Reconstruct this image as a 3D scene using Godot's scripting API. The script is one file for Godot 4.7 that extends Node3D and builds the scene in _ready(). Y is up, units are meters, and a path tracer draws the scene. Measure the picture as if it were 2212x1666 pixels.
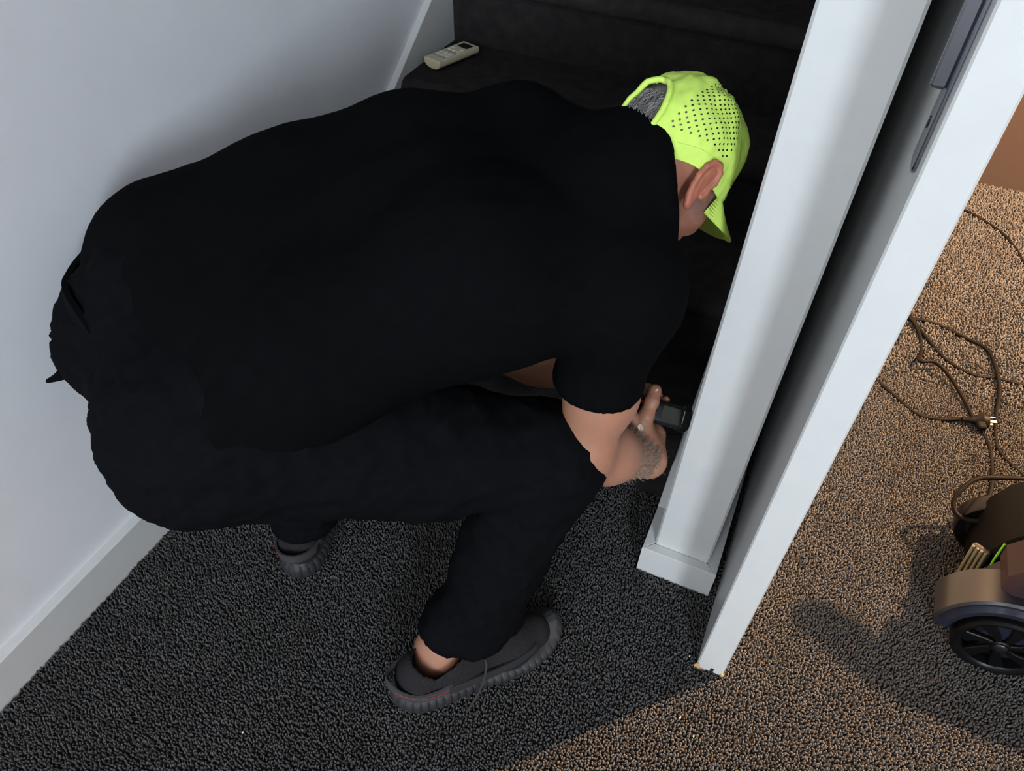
extends Node3D
# y up, metres. The hall runs along z, stairs climb towards -z, left wall at x = -0.994.

const RISE := 0.189
const GOING := 0.2617
const STEP0 := -1.088

var rng := RandomNumberGenerator.new()
var mats := {}
var fn := FastNoiseLite.new()
var used := {}


# ---------------------------------------------------------------- mesh data
class MD:
	var v := PackedVector3Array()
	var c := PackedColorArray()
	var i := PackedInt32Array()
	var uv := PackedVector2Array()

	func add(p: Vector3) -> int:
		v.append(p)
		return v.size() - 1

	func tri(a: int, b: int, d: int) -> void:
		i.append(a); i.append(b); i.append(d)

	func quad(a: int, b: int, d: int, e: int) -> void:
		tri(a, b, d); tri(a, d, e)

	# rows of points; wrap joins the last column to the first; cap closes both ends
	func grid(rows: Array, wrap := true, cap := true) -> void:
		var w: int = rows[0].size()
		var base := v.size()
		for r in rows:
			for p in r:
				v.append(p)
		var n: int = w if wrap else w - 1
		for y in rows.size() - 1:
			for x in n:
				var x2 := (x + 1) % w
				quad(base + y * w + x, base + y * w + x2, base + (y + 1) * w + x2, base + (y + 1) * w + x)
		if cap:
			for e in [0, rows.size() - 1]:
				var m := Vector3.ZERO
				for p in rows[e]:
					m += p
				var k := add(m / w)
				for x in n:
					var x2 := (x + 1) % w
					if e == 0:
						tri(k, base + x2, base + x)
					else:
						tri(k, base + e * w + x, base + e * w + x2)

	func append(o: MD, t := Transform3D()) -> void:
		var b := v.size()
		for p in o.v:
			v.append(t * p)
		for k in o.i:
			i.append(b + k)
		for k in o.c:
			c.append(k)

	func volume() -> float:
		var s := 0.0
		for t in range(0, i.size(), 3):
			s += v[i[t]].dot(v[i[t + 1]].cross(v[i[t + 2]]))
		return s

	# crease in degrees; 180 = fully smooth on shared points
	func mesh(crease := 35.0, orient := true) -> ArrayMesh:
		if orient and volume() > 0.0:      # clockwise fronts
			for t in range(0, i.size(), 3):
				var q := i[t + 1]
				i[t + 1] = i[t + 2]
				i[t + 2] = q
		var out := []
		out.resize(Mesh.ARRAY_MAX)
		var nt := i.size() / 3
		var fnorm := PackedVector3Array()
		fnorm.resize(nt)
		for t in nt:
			var a := v[i[t * 3]]
			fnorm[t] = (v[i[t * 3 + 2]] - a).cross(v[i[t * 3 + 1]] - a)
		if crease >= 179.0:
			var n := PackedVector3Array()
			n.resize(v.size())
			for t in nt:
				for k in 3:
					n[i[t * 3 + k]] += fnorm[t]
			for k in n.size():
				n[k] = n[k].normalized()
			out[Mesh.ARRAY_VERTEX] = v
			out[Mesh.ARRAY_NORMAL] = n
			out[Mesh.ARRAY_INDEX] = i
			if c.size() == v.size():
				out[Mesh.ARRAY_COLOR] = c
			if uv.size() == v.size():
				out[Mesh.ARRAY_TEX_UV] = uv
		else:
			var at := {}
			for t in nt:
				for k in 3:
					var key := Vector3i((v[i[t * 3 + k]] * 20000.0).round())
					if not at.has(key):
						at[key] = PackedInt32Array()
					at[key].append(t)
			var cosc := cos(deg_to_rad(crease))
			var vv := PackedVector3Array()
			var nn := PackedVector3Array()
			var cc := PackedColorArray()
			for t in nt:
				var ft := fnorm[t].normalized()
				for k in 3:
					var p := v[i[t * 3 + k]]
					var n := Vector3.ZERO
					for o in at[Vector3i((p * 20000.0).round())]:
						if fnorm[o].normalized().dot(ft) >= cosc:
							n += fnorm[o]
					vv.append(p)
					nn.append(n.normalized() if n.length() > 0.0 else ft)
					if c.size() == v.size():
						cc.append(c[i[t * 3 + k]])
			out[Mesh.ARRAY_VERTEX] = vv
			out[Mesh.ARRAY_NORMAL] = nn
			if cc.size():
				out[Mesh.ARRAY_COLOR] = cc
		var m := ArrayMesh.new()
		m.add_surface_from_arrays(Mesh.PRIMITIVE_TRIANGLES, out)
		return m


# ---------------------------------------------------------------- shapes
func box(size: Vector3, at := Transform3D(), bevel := 0.0) -> MD:
	var d := MD.new()
	var h := size * 0.5
	var b := minf(bevel, minf(h.x, minf(h.y, h.z)) * 0.9)
	var id := {}
	for sx in [-1, 1]:
		for sy in [-1, 1]:
			for sz in [-1, 1]:
				for ax in 3:
					var p := Vector3(sx * (h.x - b), sy * (h.y - b), sz * (h.z - b))
					p[ax] = [sx, sy, sz][ax] * h[ax]
					id[[sx, sy, sz, ax]] = d.add(at * p)
	for ax in 3:
		var u := (ax + 1) % 3
		var w := (ax + 2) % 3
		for s in [-1, 1]:
			var q := []
			for uw in [[-1, -1], [1, -1], [1, 1], [-1, 1]]:
				var k := [0, 0, 0, ax]
				k[ax] = s; k[u] = uw[0]; k[w] = uw[1]
				q.append(id[k])
			if s > 0:
				d.quad(q[0], q[1], q[2], q[3])
			else:
				d.quad(q[3], q[2], q[1], q[0])
		if b > 0.0:
			for su in [-1, 1]:
				for sw in [-1, 1]:
					var e := []
					for x in [[-1, u], [1, u], [1, w], [-1, w]]:
						var k := [0, 0, 0, x[1]]
						k[ax] = x[0]; k[u] = su; k[w] = sw
						e.append(id[k])
					if su * sw > 0:
						d.quad(e[0], e[1], e[2], e[3])
					else:
						d.quad(e[3], e[2], e[1], e[0])
	if b > 0.0:
		for sx in [-1, 1]:
			for sy in [-1, 1]:
				for sz in [-1, 1]:
					var q := [id[[sx, sy, sz, 0]], id[[sx, sy, sz, 1]], id[[sx, sy, sz, 2]]]
					if sx * sy * sz > 0:
						d.tri(q[0], q[1], q[2])
					else:
						d.tri(q[2], q[1], q[0])
	return d


func box_span(a: Vector3, b: Vector3, bevel := 0.0) -> MD:
	return box((b - a).abs(), Transform3D(Basis(), (a + b) * 0.5), bevel)


# a 2D outline extruded by h along the frame's z, with bevelled rims
func prism(outline: PackedVector2Array, h: float, at: Transform3D, bevel := 0.0) -> MD:
	var d := MD.new()
	var rows := []
	var inner := outline
	if bevel > 0.0:
		inner = inset(outline, bevel)
	var lv := [[inner, 0.0], [outline, bevel], [outline, h - bevel], [inner, h]] if bevel > 0.0 else [[outline, 0.0], [outline, h]]
	for l in lv:
		var r := PackedVector3Array()
		for p in l[0]:
			r.append(at * Vector3(p.x, p.y, l[1]))
		rows.append(r)
	d.grid(rows, true, false)
	var idx := Geometry2D.triangulate_polygon(inner)
	var w := outline.size()
	var last := (rows.size() - 1) * w
	var area := 0.0
	for k in w:
		area += inner[k].cross(inner[(k + 1) % w])
	for t in range(0, idx.size(), 3):
		var a := idx[t]; var b := idx[t + 1]; var e := idx[t + 2]
		var s := (inner[b] - inner[a]).cross(inner[e] - inner[a])
		if s * area < 0.0:
			var q := b
			b = e
			e = q
		d.tri(last + a, last + b, last + e)
		d.tri(e, b, a)
	return d


func inset(o: PackedVector2Array, by: float) -> PackedVector2Array:
	var w := o.size()
	var area := 0.0
	for k in w:
		area += o[k].cross(o[(k + 1) % w])
	var s := 1.0 if area > 0.0 else -1.0
	var r := PackedVector2Array()
	for k in w:
		var e1 := (o[k] - o[(k + w - 1) % w]).normalized()
		var e2 := (o[(k + 1) % w] - o[k]).normalized()
		var n1 := Vector2(-e1.y, e1.x) * s
		var n2 := Vector2(-e2.y, e2.x) * s
		var m := (n1 + n2)
		m = m / maxf(0.5, 1.0 + n1.dot(n2))
		r.append(o[k] + m * by)
	return r


func rrect(w: float, h: float, r: float, seg := 4) -> PackedVector2Array:
	var o := PackedVector2Array()
	for q in 4:
		var cx: float = (w / 2 - r) * [1, -1, -1, 1][q]
		var cy: float = (h / 2 - r) * [1, 1, -1, -1][q]
		for s in seg + 1:
			var a := PI / 2 * (q + float(s) / seg)
			o.append(Vector2(cx + cos(a) * r, cy + sin(a) * r))
	return o


func circle(r: float, n := 24) -> PackedVector2Array:
	var o := PackedVector2Array()
	for k in n:
		o.append(Vector2(cos(TAU * k / n), sin(TAU * k / n)) * r)
	return o


func curve(pts: Array, step := 6) -> PackedVector3Array:
	var o := PackedVector3Array()
	for k in pts.size() - 1:
		var a: Vector3 = pts[maxi(k - 1, 0)]
		var b: Vector3 = pts[k]
		var d: Vector3 = pts[k + 1]
		var e: Vector3 = pts[mini(k + 2, pts.size() - 1)]
		for s in step:
			o.append(b.cubic_interpolate(d, a, e, float(s) / step))
	o.append(pts[-1])
	return o


func tube(pts: PackedVector3Array, r0: float, r1: float, sides := 8, flat := 1.0, up := Vector3.UP) -> MD:
	var d := MD.new()
	var rows := []
	var t0 := (pts[1] - pts[0]).normalized()
	var nrm := up - t0 * up.dot(t0)
	if nrm.length() < 0.05:
		nrm = Vector3.RIGHT - t0 * t0.x
	nrm = nrm.normalized()
	for k in pts.size():
		var t := (pts[mini(k + 1, pts.size() - 1)] - pts[maxi(k - 1, 0)]).normalized()
		nrm = (nrm - t * nrm.dot(t)).normalized()
		var bn := t.cross(nrm)
		var r := lerpf(r0, r1, float(k) / (pts.size() - 1))
		var row := PackedVector3Array()
		for s in sides:
			var a := TAU * s / sides
			row.append(pts[k] + nrm * cos(a) * r * flat + bn * sin(a) * r)
		rows.append(row)
	d.grid(rows)
	return d


# a strip of cloth along pts, width along side vectors, thickness th
func strip(pts: PackedVector3Array, sides: PackedVector3Array, th: float) -> MD:
	var d := MD.new()
	var rows := []
	for k in pts.size():
		var t := (pts[mini(k + 1, pts.size() - 1)] - pts[maxi(k - 1, 0)]).normalized()
		var n := t.cross(sides[k]).normalized() * th * 0.5
		rows.append(PackedVector3Array([pts[k] - sides[k] * 0.5 - n, pts[k] - n, pts[k] + sides[k] * 0.5 - n, pts[k] + sides[k] * 0.5 + n, pts[k] + n, pts[k] - sides[k] * 0.5 + n]))
	d.grid(rows)
	return d


# ---------------------------------------------------------------- distance field bodies
func B(a: Vector3, b: Vector3, ra: float, rb: float, ax := Vector3.ZERO, sq := 1.0) -> Array:
	return [a, b, ra, rb, ax, sq]


# groups: [{b: bones, k: blend, cut: [[point, normal]...], neg: bool}]
func net(md: MD, groups: Array, cell: float, join: float, disp = null, col = null) -> void:
	var lo := Vector3.ONE * 1e9
	var hi := -lo
	for g in groups:
		if g.get("neg", false):
			continue
		for b in g.b:
			for e in 2:
				var r: float = b[2 + e] * maxf(1.0, b[5]) + cell * 3.0
				lo = lo.min(b[e] - Vector3.ONE * r)
				hi = hi.max(b[e] + Vector3.ONE * r)
	var nx := int((hi.x - lo.x) / cell) + 2
	var ny := int((hi.y - lo.y) / cell) + 2
	var nz := int((hi.z - lo.z) / cell) + 2
	var total := nx * ny * nz
	var F := PackedFloat32Array()
	F.resize(total)
	F.fill(1.0)
	for g in groups:
		var G := PackedFloat32Array()
		G.resize(total)
		G.fill(1.0)
		var k: float = g.k
		for b in g.b:
			field(G, nx, ny, nz, lo, cell, b, k)
		for ct in g.get("cut", []):
			var cp: Vector3 = ct[0]
			var cn: Vector3 = ct[1].normalized()
			for z in nz:
				for y in ny:
					var base := (z * ny + y) * nx
					var dd := (lo + Vector3(0, y, z) * cell - cp).dot(cn)
					var step := cn.x * cell
					for x in nx:
						var q := dd + step * x
						var g0 := G[base + x]
						var hh := cell * 1.6 - absf(q - g0)
						if hh > 0.0:
							G[base + x] = maxf(q, g0) + hh * hh / (cell * 6.4)
						elif q > g0:
							G[base + x] = q
		if g.get("neg", false):
			for t in total:
				if -G[t] > F[t]:
					F[t] = -G[t]
		else:
			for t in total:
				var a := F[t]
				var b2 := G[t]
				var h := join - absf(a - b2)
				if h > 0.0:
					F[t] = minf(a, b2) - h * h / (4.0 * join)
				elif b2 < a:
					F[t] = b2
	# surface nets
	var id := PackedInt32Array()
	id.resize(total)
	id.fill(-1)
	var sl := nx * ny
	var first := md.v.size()
	var off := [0, 1, nx, nx + 1, sl, sl + 1, sl + nx, sl + nx + 1]
	var edges := [[0, 1], [2, 3], [4, 5], [6, 7], [0, 2], [1, 3], [4, 6], [5, 7], [0, 4], [1, 5], [2, 6], [3, 7]]
	for z in nz - 1:
		for y in ny - 1:
			var base := (z * ny + y) * nx
			for x in nx - 1:
				var o := base + x
				var n := 0
				if F[o] < 0.0: n += 1
				if F[o + 1] < 0.0: n += 1
				if F[o + nx] < 0.0: n += 1
				if F[o + nx + 1] < 0.0: n += 1
				if F[o + sl] < 0.0: n += 1
				if F[o + sl + 1] < 0.0: n += 1
				if F[o + sl + nx] < 0.0: n += 1
				if F[o + sl + nx + 1] < 0.0: n += 1
				if n == 0 or n == 8:
					continue
				var s := Vector3.ZERO
				var cnt := 0
				for e in edges:
					var fa := F[o + off[e[0]]]
					var fb := F[o + off[e[1]]]
					if (fa < 0.0) != (fb < 0.0):
						var t := fa / (fa - fb)
						var pa := Vector3(e[0] & 1, (e[0] >> 1) & 1, e[0] >> 2)
						var pb := Vector3(e[1] & 1, (e[1] >> 1) & 1, e[1] >> 2)
						s += pa.lerp(pb, t)
						cnt += 1
				id[o] = md.v.size()
				md.v.append(lo + (Vector3(x, y, z) + s / cnt) * cell)
	var stride := [1, nx, sl]
	for z in range(1, nz - 1):
		for y in range(1, ny - 1):
			for x in range(1, nx - 1):
				var o := (z * ny + y) * nx + x
				var ins := F[o] < 0.0
				for ax in 3:
					if ins == (F[o + stride[ax]] < 0.0):
						continue
					var u: int = stride[(ax + 1) % 3]
					var w: int = stride[(ax + 2) % 3]
					var a := id[o - u - w]
					var b := id[o - w]
					var d := id[o]
					var e := id[o - u]
					if a < 0 or b < 0 or d < 0 or e < 0:
						continue
					if ins:
						md.quad(a, e, d, b)
					else:
						md.quad(a, b, d, e)
	if disp != null:
		var nn := PackedVector3Array()
		nn.resize(md.v.size())
		for t in range(0, md.i.size(), 3):
			if md.i[t] < first:
				continue
			var a := md.v[md.i[t]]
			var f := (md.v[md.i[t + 2]] - a).cross(md.v[md.i[t + 1]] - a)
			for q in 3:
				nn[md.i[t + q]] += f
		for q in range(first, md.v.size()):
			var nq := nn[q].normalized()
			md.v[q] = md.v[q] + nq * float(disp.call(md.v[q], nq))
	if col != null:
		for q in range(first, md.v.size()):
			md.c.append(col.call(md.v[q]))


func field(G: PackedFloat32Array, nx: int, ny: int, nz: int, lo: Vector3, cell: float, b: Array, k: float) -> void:
	var a: Vector3 = b[0]
	var e: Vector3 = b[1]
	var ra: float = b[2]
	var rb: float = b[3]
	var ax: Vector3 = b[4]
	var sq: float = b[5]
	var m := maxf(ra, rb) * maxf(1.0, sq) + k + cell * 2.0
	var p0 := (a.min(e) - Vector3.ONE * m - lo) / cell
	var p1 := (a.max(e) + Vector3.ONE * m - lo) / cell
	var x0 := clampi(int(p0.x), 0, nx); var x1 := clampi(int(p1.x) + 1, 0, nx)
	var y0 := clampi(int(p0.y), 0, ny); var y1 := clampi(int(p1.y) + 1, 0, ny)
	var z0 := clampi(int(p0.z), 0, nz); var z1 := clampi(int(p1.z) + 1, 0, nz)
	var ba := e - a
	var squash := sq != 1.0
	if squash:
		ba += ax * ba.dot(ax) * (1.0 / sq - 1.0)
	var bb := maxf(ba.dot(ba), 1e-9)
	var dr := rb - ra
	for z in range(z0, z1):
		for y in range(y0, y1):
			var base := (z * ny + y) * nx
			var p := lo + Vector3(x0, y, z) * cell - a
			for x in range(x0, x1):
				var q := p
				p.x += cell
				if squash:
					q += ax * q.dot(ax) * (1.0 / sq - 1.0)
				var h := q.dot(ba) / bb
				h = 0.0 if h < 0.0 else (1.0 if h > 1.0 else h)
				var d := (q - ba * h).length() - ra - dr * h
				var o := G[base + x]
				var t := k - absf(o - d)
				if t > 0.0:
					G[base + x] = (o if o < d else d) - t * t / (4.0 * k)
				elif d < o:
					G[base + x] = d


# ---------------------------------------------------------------- naming
func numbered(called: String) -> String:
	if not used.has(called):
		used[called] = 0
		return called
	used[called] += 1
	return "%s_%03d" % [called, used[called]]


func thing(called: String, label: String, category: String, at := Vector3.ZERO, group := "") -> Node3D:
	var o := Node3D.new()
	o.name = numbered(called)
	add_child(o)
	o.position = at
	tag(o, label, category, group)
	return o


func tag(o: Node, label: String, category: String, group := "") -> void:
	o.set_meta("label", label)
	o.set_meta("category", category)
	if group:
		o.set_meta("group", group)


func obj(called: String, d: MD, m: Material, parent: Node = null, crease := 35.0, orient := true) -> MeshInstance3D:
	return put(called, d.mesh(crease, orient), m, parent)


func put(called: String, mesh: Mesh, m: Material, parent: Node = null) -> MeshInstance3D:
	var o := MeshInstance3D.new()
	o.mesh = mesh
	if m:
		mesh.surface_set_material(0, m)
	o.cast_shadow = GeometryInstance3D.SHADOW_CASTING_SETTING_ON
	if parent == null:
		o.name = numbered(called)
		add_child(o, true)
	else:
		var n := called
		var k := 0
		while parent.has_node(NodePath(n)):
			k += 1
			n = "%s_%03d" % [called, k]
		o.name = n
		parent.add_child(o, true)
	return o


func struct(called: String, d: MD, m: Material, label: String, category: String) -> MeshInstance3D:
	var o := obj(called, d, m)
	o.set_meta("kind", "structure")
	tag(o, label, category)
	return o


# ---------------------------------------------------------------- materials
func mat(key: String, col: Color, rough := 0.6, metal := 0.0, spec := 0.5) -> StandardMaterial3D:
	if mats.has(key):
		return mats[key]
	var m := StandardMaterial3D.new()
	m.resource_name = key
	m.albedo_color = col
	m.roughness = rough
	m.metallic = metal
	m.metallic_specular = spec
	mats[key] = m
	return m


func noise_tex(freq: float, lo: Color, hi: Color, size := 512, octaves := 4, sd := 1) -> NoiseTexture2D:
	var n := FastNoiseLite.new()
	n.noise_type = FastNoiseLite.TYPE_SIMPLEX_SMOOTH
	n.seed = sd
	n.frequency = freq
	n.fractal_octaves = octaves
	var t := NoiseTexture2D.new()
	t.width = size
	t.height = size
	t.seamless = true
	t.noise = n
	var g := Gradient.new()
	g.set_color(0, lo)
	g.set_color(1, hi)
	t.color_ramp = g
	return t


func triplanar(m: StandardMaterial3D, tex: Texture2D, scale: float, bump: Texture2D = null, bump_cm := 0.0) -> void:
	m.uv1_triplanar = true
	m.uv1_world_triplanar = true
	m.uv1_scale = Vector3.ONE * scale
	if tex:
		m.albedo_texture = tex
	if bump:
		m.heightmap_enabled = true
		m.heightmap_texture = bump
		m.heightmap_scale = bump_cm


func make_materials() -> void:
	var paint := mat("wall_paint", Color(1, 1, 1), 0.55, 0.0, 0.4)
	triplanar(paint, noise_tex(0.006, Color(0.87, 0.875, 0.885), Color(0.9, 0.905, 0.91), 512, 4, 3), 0.8, noise_tex(0.05, Color.BLACK, Color.WHITE, 512, 3, 9), 0.02)
	var gloss := mat("trim_paint", Color(1, 1, 1), 0.38, 0.0, 0.5)
	triplanar(gloss, noise_tex(0.02, Color(0.782, 0.785, 0.775), Color(0.797, 0.80, 0.788), 512, 4, 4), 1.2)
	var carpet := mat("carpet", Color(1, 1, 1), 1.0, 0.0, 0.1)
	triplanar(carpet, noise_tex(0.11, Color(0.10, 0.098, 0.098), Color(0.245, 0.238, 0.232), 512, 2, 5), 2.2, noise_tex(0.11, Color.BLACK, Color.WHITE, 512, 2, 5), 0.5)
	var stair := mat("stair_carpet", Color(1, 1, 1), 1.0, 0.0, 0.1)
	triplanar(stair, noise_tex(0.02, Color(0.15, 0.143, 0.145), Color(0.215, 0.2, 0.195), 512, 5, 6), 2.0, noise_tex(0.15, Color.BLACK, Color.WHITE, 512, 2, 7), 0.2)
	var tuft := mat("carpet_yarn", Color(1, 1, 1), 1.0, 0.0, 0.1)
	tuft.vertex_color_use_as_albedo = true
	var shirt := mat("shirt_cloth", Color(0.8, 0.8, 0.8), 0.95, 0.0, 0.1)
	triplanar(shirt, noise_tex(0.03, Color(0.055, 0.058, 0.064), Color(0.078, 0.08, 0.086), 512, 5, 8), 3.0)
	var pants := mat("trouser_cloth", Color(0.9, 0.9, 0.9), 0.9, 0.0, 0.1)
	triplanar(pants, noise_tex(0.04, Color(0.055, 0.059, 0.067), Color(0.08, 0.084, 0.092), 512, 5, 10), 3.0)
	var skin := mat("skin", Color(1, 1, 1), 0.5, 0.0, 0.4)
	skin.vertex_color_use_as_albedo = true
	skin.subsurf_scatter_enabled = true
	skin.subsurf_scatter_strength = 0.15


# ---------------------------------------------------------------- ready
func _ready() -> void:
	rng.seed = 7
	fn.seed = 11
	fn.noise_type = FastNoiseLite.TYPE_SIMPLEX_SMOOTH
	fn.frequency = 1.0
	fn.fractal_octaves = 3

	var cam := Camera3D.new()
	cam.name = "camera"
	cam.fov = 53.71
	cam.near = 0.02
	cam.far = 60.0
	cam.transform = Transform3D(Basis(Vector3(0.91243, 0.0358, -0.40766), Vector3(-0.30998, 0.71083, -0.63137), Vector3(0.26718, 0.70245, 0.65968)), Vector3(0, 1.35, 0))
	add_child(cam)
	cam.current = true

	var env := Environment.new()
	env.background_mode = Environment.BG_SKY
	var sky := Sky.new()
	var sm := ProceduralSkyMaterial.new()
	sm.sky_top_color = Color(0.45, 0.6, 0.85)
	sm.sky_horizon_color = Color(0.8, 0.86, 0.93)
	sm.ground_horizon_color = Color(0.6, 0.62, 0.62)
	sm.ground_bottom_color = Color(0.3, 0.3, 0.3)
	sky.sky_material = sm
	env.sky = sky
	env.tonemap_mode = Environment.TONE_MAPPER_LINEAR
	env.tonemap_exposure = 1.0
	env.sdfgi_enabled = true
	env.ssao_enabled = true
	env.ssil_enabled = true
	var we := WorldEnvironment.new()
	we.name = "world"
	we.environment = env
	add_child(we)

	var day := AreaLight3D.new()             # daylight through the window behind the camera
	day.name = "daylight"
	day.area_size = Vector2(0.55, 1.1)
	day.light_color = Color(0.9, 0.95, 1.0)
	day.light_energy = 11.6
	day.area_range = 12.0
	day.shadow_enabled = true
	add_child(day)
	day.position = Vector3(1.75, 1.8, 2.54)

	var day2 := AreaLight3D.new()            # a second, smaller window straight behind the camera
	day2.name = "daylight_left"
	day2.area_size = Vector2(0.5, 1.1)
	day2.light_color = Color(0.93, 0.965, 1.0)
	day2.light_energy = 4.6
	day2.area_range = 12.0
	day2.shadow_enabled = true
	add_child(day2)
	day2.position = Vector3(-0.35, 1.8, 2.54)

	make_materials()
	build_room()
	build_stairs()
	build_door()
	build_lamp()
	build_person()
	build_device()
	build_remote()
	build_vacuum()
	build_cords()
	build_crumbs()
	build_pile()


func build_room() -> void:
	var paint: Material = mats.wall_paint
	var gloss: Material = mats.trim_paint
	struct("floor", box_span(Vector3(-1.2, -0.1, -4.2), Vector3(3.4, 0, 2.8)), mats.carpet, "charcoal carpeted floor running through hall and room", "floor")
	struct("ceiling", box_span(Vector3(-1.2, 2.5, -4.2), Vector3(3.4, 2.6, 2.8)), paint, "plain white ceiling over hall and room", "ceiling")
	struct("wall_left", box_span(Vector3(-1.2, 0, -4.2), Vector3(-0.994, 2.5, 2.8)), paint, "white painted wall to the left of the crouching man", "wall")
	struct("wall_right", box_span(Vector3(3.2, 0, -4.2), Vector3(3.4, 2.5, 2.8)), mat("right_wall_paint", Color(0.6, 0.54, 0.49), 0.8), "plain wall at the right end of the lamplit room", "wall")
	var far_md := box_span(Vector3(-0.994, 0, -4.2), Vector3(0.06, 2.5, -4.0))
	far_md.append(box_span(Vector3(0.06, 0, -4.2), Vector3(3.2, 2.5, -2.95)))
	struct("wall_far", far_md, mat("far_wall_paint", Color(0.26, 0.2, 0.165), 0.9), "plain wall at the far end of the lamplit room", "wall")
	struct("wall_middle", box_span(Vector3(-0.048, 0, -4.0), Vector3(0.06, 2.5, -0.912), 0.004), gloss, "white wall end standing between stairs and open door", "wall")
	# back wall with the window opening
	var bw := MD.new()
	bw.append(box_span(Vector3(-0.994, 0, 2.6), Vector3(-0.7, 2.5, 2.8)))
	bw.append(box_span(Vector3(0.0, 0, 2.6), Vector3(1.3, 2.5, 2.8)))
	bw.append(box_span(Vector3(-0.7, 0, 2.6), Vector3(0.0, 1.2, 2.8)))
	bw.append(box_span(Vector3(-0.7, 2.4, 2.6), Vector3(0.0, 2.5, 2.8)))
	bw.append(box_span(Vector3(2.2, 0, 2.6), Vector3(3.2, 2.5, 2.8)))
	bw.append(box_span(Vector3(1.3, 0, 2.6), Vector3(2.2, 1.2, 2.8)))
	bw.append(box_span(Vector3(1.3, 2.4, 2.6), Vector3(2.2, 2.5, 2.8)))
	struct("wall_back", bw, paint, "white wall with the window behind the camera", "wall")
	var win := struct("window_1", frame_md(Vector3(1.3, 1.2, 2.66), Vector3(2.2, 2.4, 2.72), 0.05), gloss, "wider white framed window behind the camera, towards the lamplit room", "window")
	var glass := mat("window_glass", Color(0.95, 0.98, 1.0, 0.06), 0.02)
	glass.transparency = BaseMaterial3D.TRANSPARENCY_ALPHA
	obj("pane", box_span(Vector3(1.35, 1.25, 2.685), Vector3(2.15, 2.35, 2.692)), glass, win)
	var win2 := struct("window_2", frame_md(Vector3(-0.7, 1.2, 2.66), Vector3(0.0, 2.4, 2.72), 0.05), gloss, "narrower white framed window at the hall's end behind the camera", "window")
	obj("pane", box_span(Vector3(-0.65, 1.25, 2.685), Vector3(-0.05, 2.35, 2.692)), glass, win2)
	# skirting on the left wall, with a small ledge on top
	var p := PackedVector2Array([Vector2(-0.994, 0), Vector2(-0.9755, 0), Vector2(-0.9755, 0.096), Vector2(-0.977, 0.0975), Vector2(-0.994, 0.0985)])
	struct("baseboard_left", prism(p, 3.52, Transform3D(Basis(), Vector3(0, 0, -0.92))), gloss, "white skirting board along the foot of the left wall", "baseboard")
	# skirting round the wall end: three mitred sides
	var sk := MD.new()
	for q in [[Vector2(-0.048, -1.08), Vector2(-0.068, -1.08), Vector2(-0.068, -0.892), Vector2(-0.048, -0.912)], [Vector2(-0.068, -0.892), Vector2(0.08, -0.892), Vector2(0.06, -0.912), Vector2(-0.048, -0.912)], [Vector2(0.06, -4.0), Vector2(0.08, -4.0), Vector2(0.08, -0.892), Vector2(0.06, -0.912)]]:
		sk.append(prism(PackedVector2Array(q), 0.079, Transform3D(Basis(Vector3.RIGHT, Vector3.BACK, Vector3.UP), Vector3(0, 0.001, 0)), 0.0015))
	struct("baseboard_middle", sk, gloss, "white mitred skirting wrapped around the foot of the wall end", "baseboard")
	# sloping stringers beside the stairs
	var zl = func(y: float) -> float: return -1.643 - (y - 0.62) / 0.722
	var yz := PackedVector2Array([Vector2(-0.92, 0.0), Vector2(zl.call(0.0985), 0.0985), Vector2(zl.call(1.9), 1.9), Vector2(zl.call(1.9), 1.2), Vector2(-1.9, 0.0)])
	struct("trim_1", prism(yz, 0.0185, Transform3D(Basis(Vector3.BACK, Vector3.UP, Vector3.LEFT), Vector3(-0.9755, 0, 0)), 0.0012), gloss, "white sloping stringer board beside the stairs on the left wall", "stringer")
	var zr = func(y: float) -> float: return -1.0 - (y - 0.078) / 0.722
	yz = PackedVector2Array([Vector2(-1.0, 0.0), Vector2(-1.0, 0.078), Vector2(zr.call(1.9), 1.9), Vector2(zr.call(1.9), 1.2), Vector2(-1.9, 0.0)])
	struct("trim_2", prism(yz, 0.02, Transform3D(Basis(Vector3.BACK, Vector3.UP, Vector3.LEFT), Vector3(-0.048, 0, 0)), 0.0012), gloss, "white sloping stringer board behind the wall end", "stringer")


func frame_md(a: Vector3, b: Vector3, w: float) -> MD:
	var d := MD.new()
	d.append(box_span(a, Vector3(a.x + w, b.y, b.z), 0.003))
	d.append(box_span(Vector3(b.x - w, a.y, a.z), b, 0.003))
	d.append(box_span(Vector3(a.x + w, a.y, a.z), Vector3(b.x - w, a.y + w, b.z), 0.003))
	d.append(box_span(Vector3(a.x + w, b.y - w, a.z), Vector3(b.x - w, b.y, b.z), 0.003))
	return d


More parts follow.
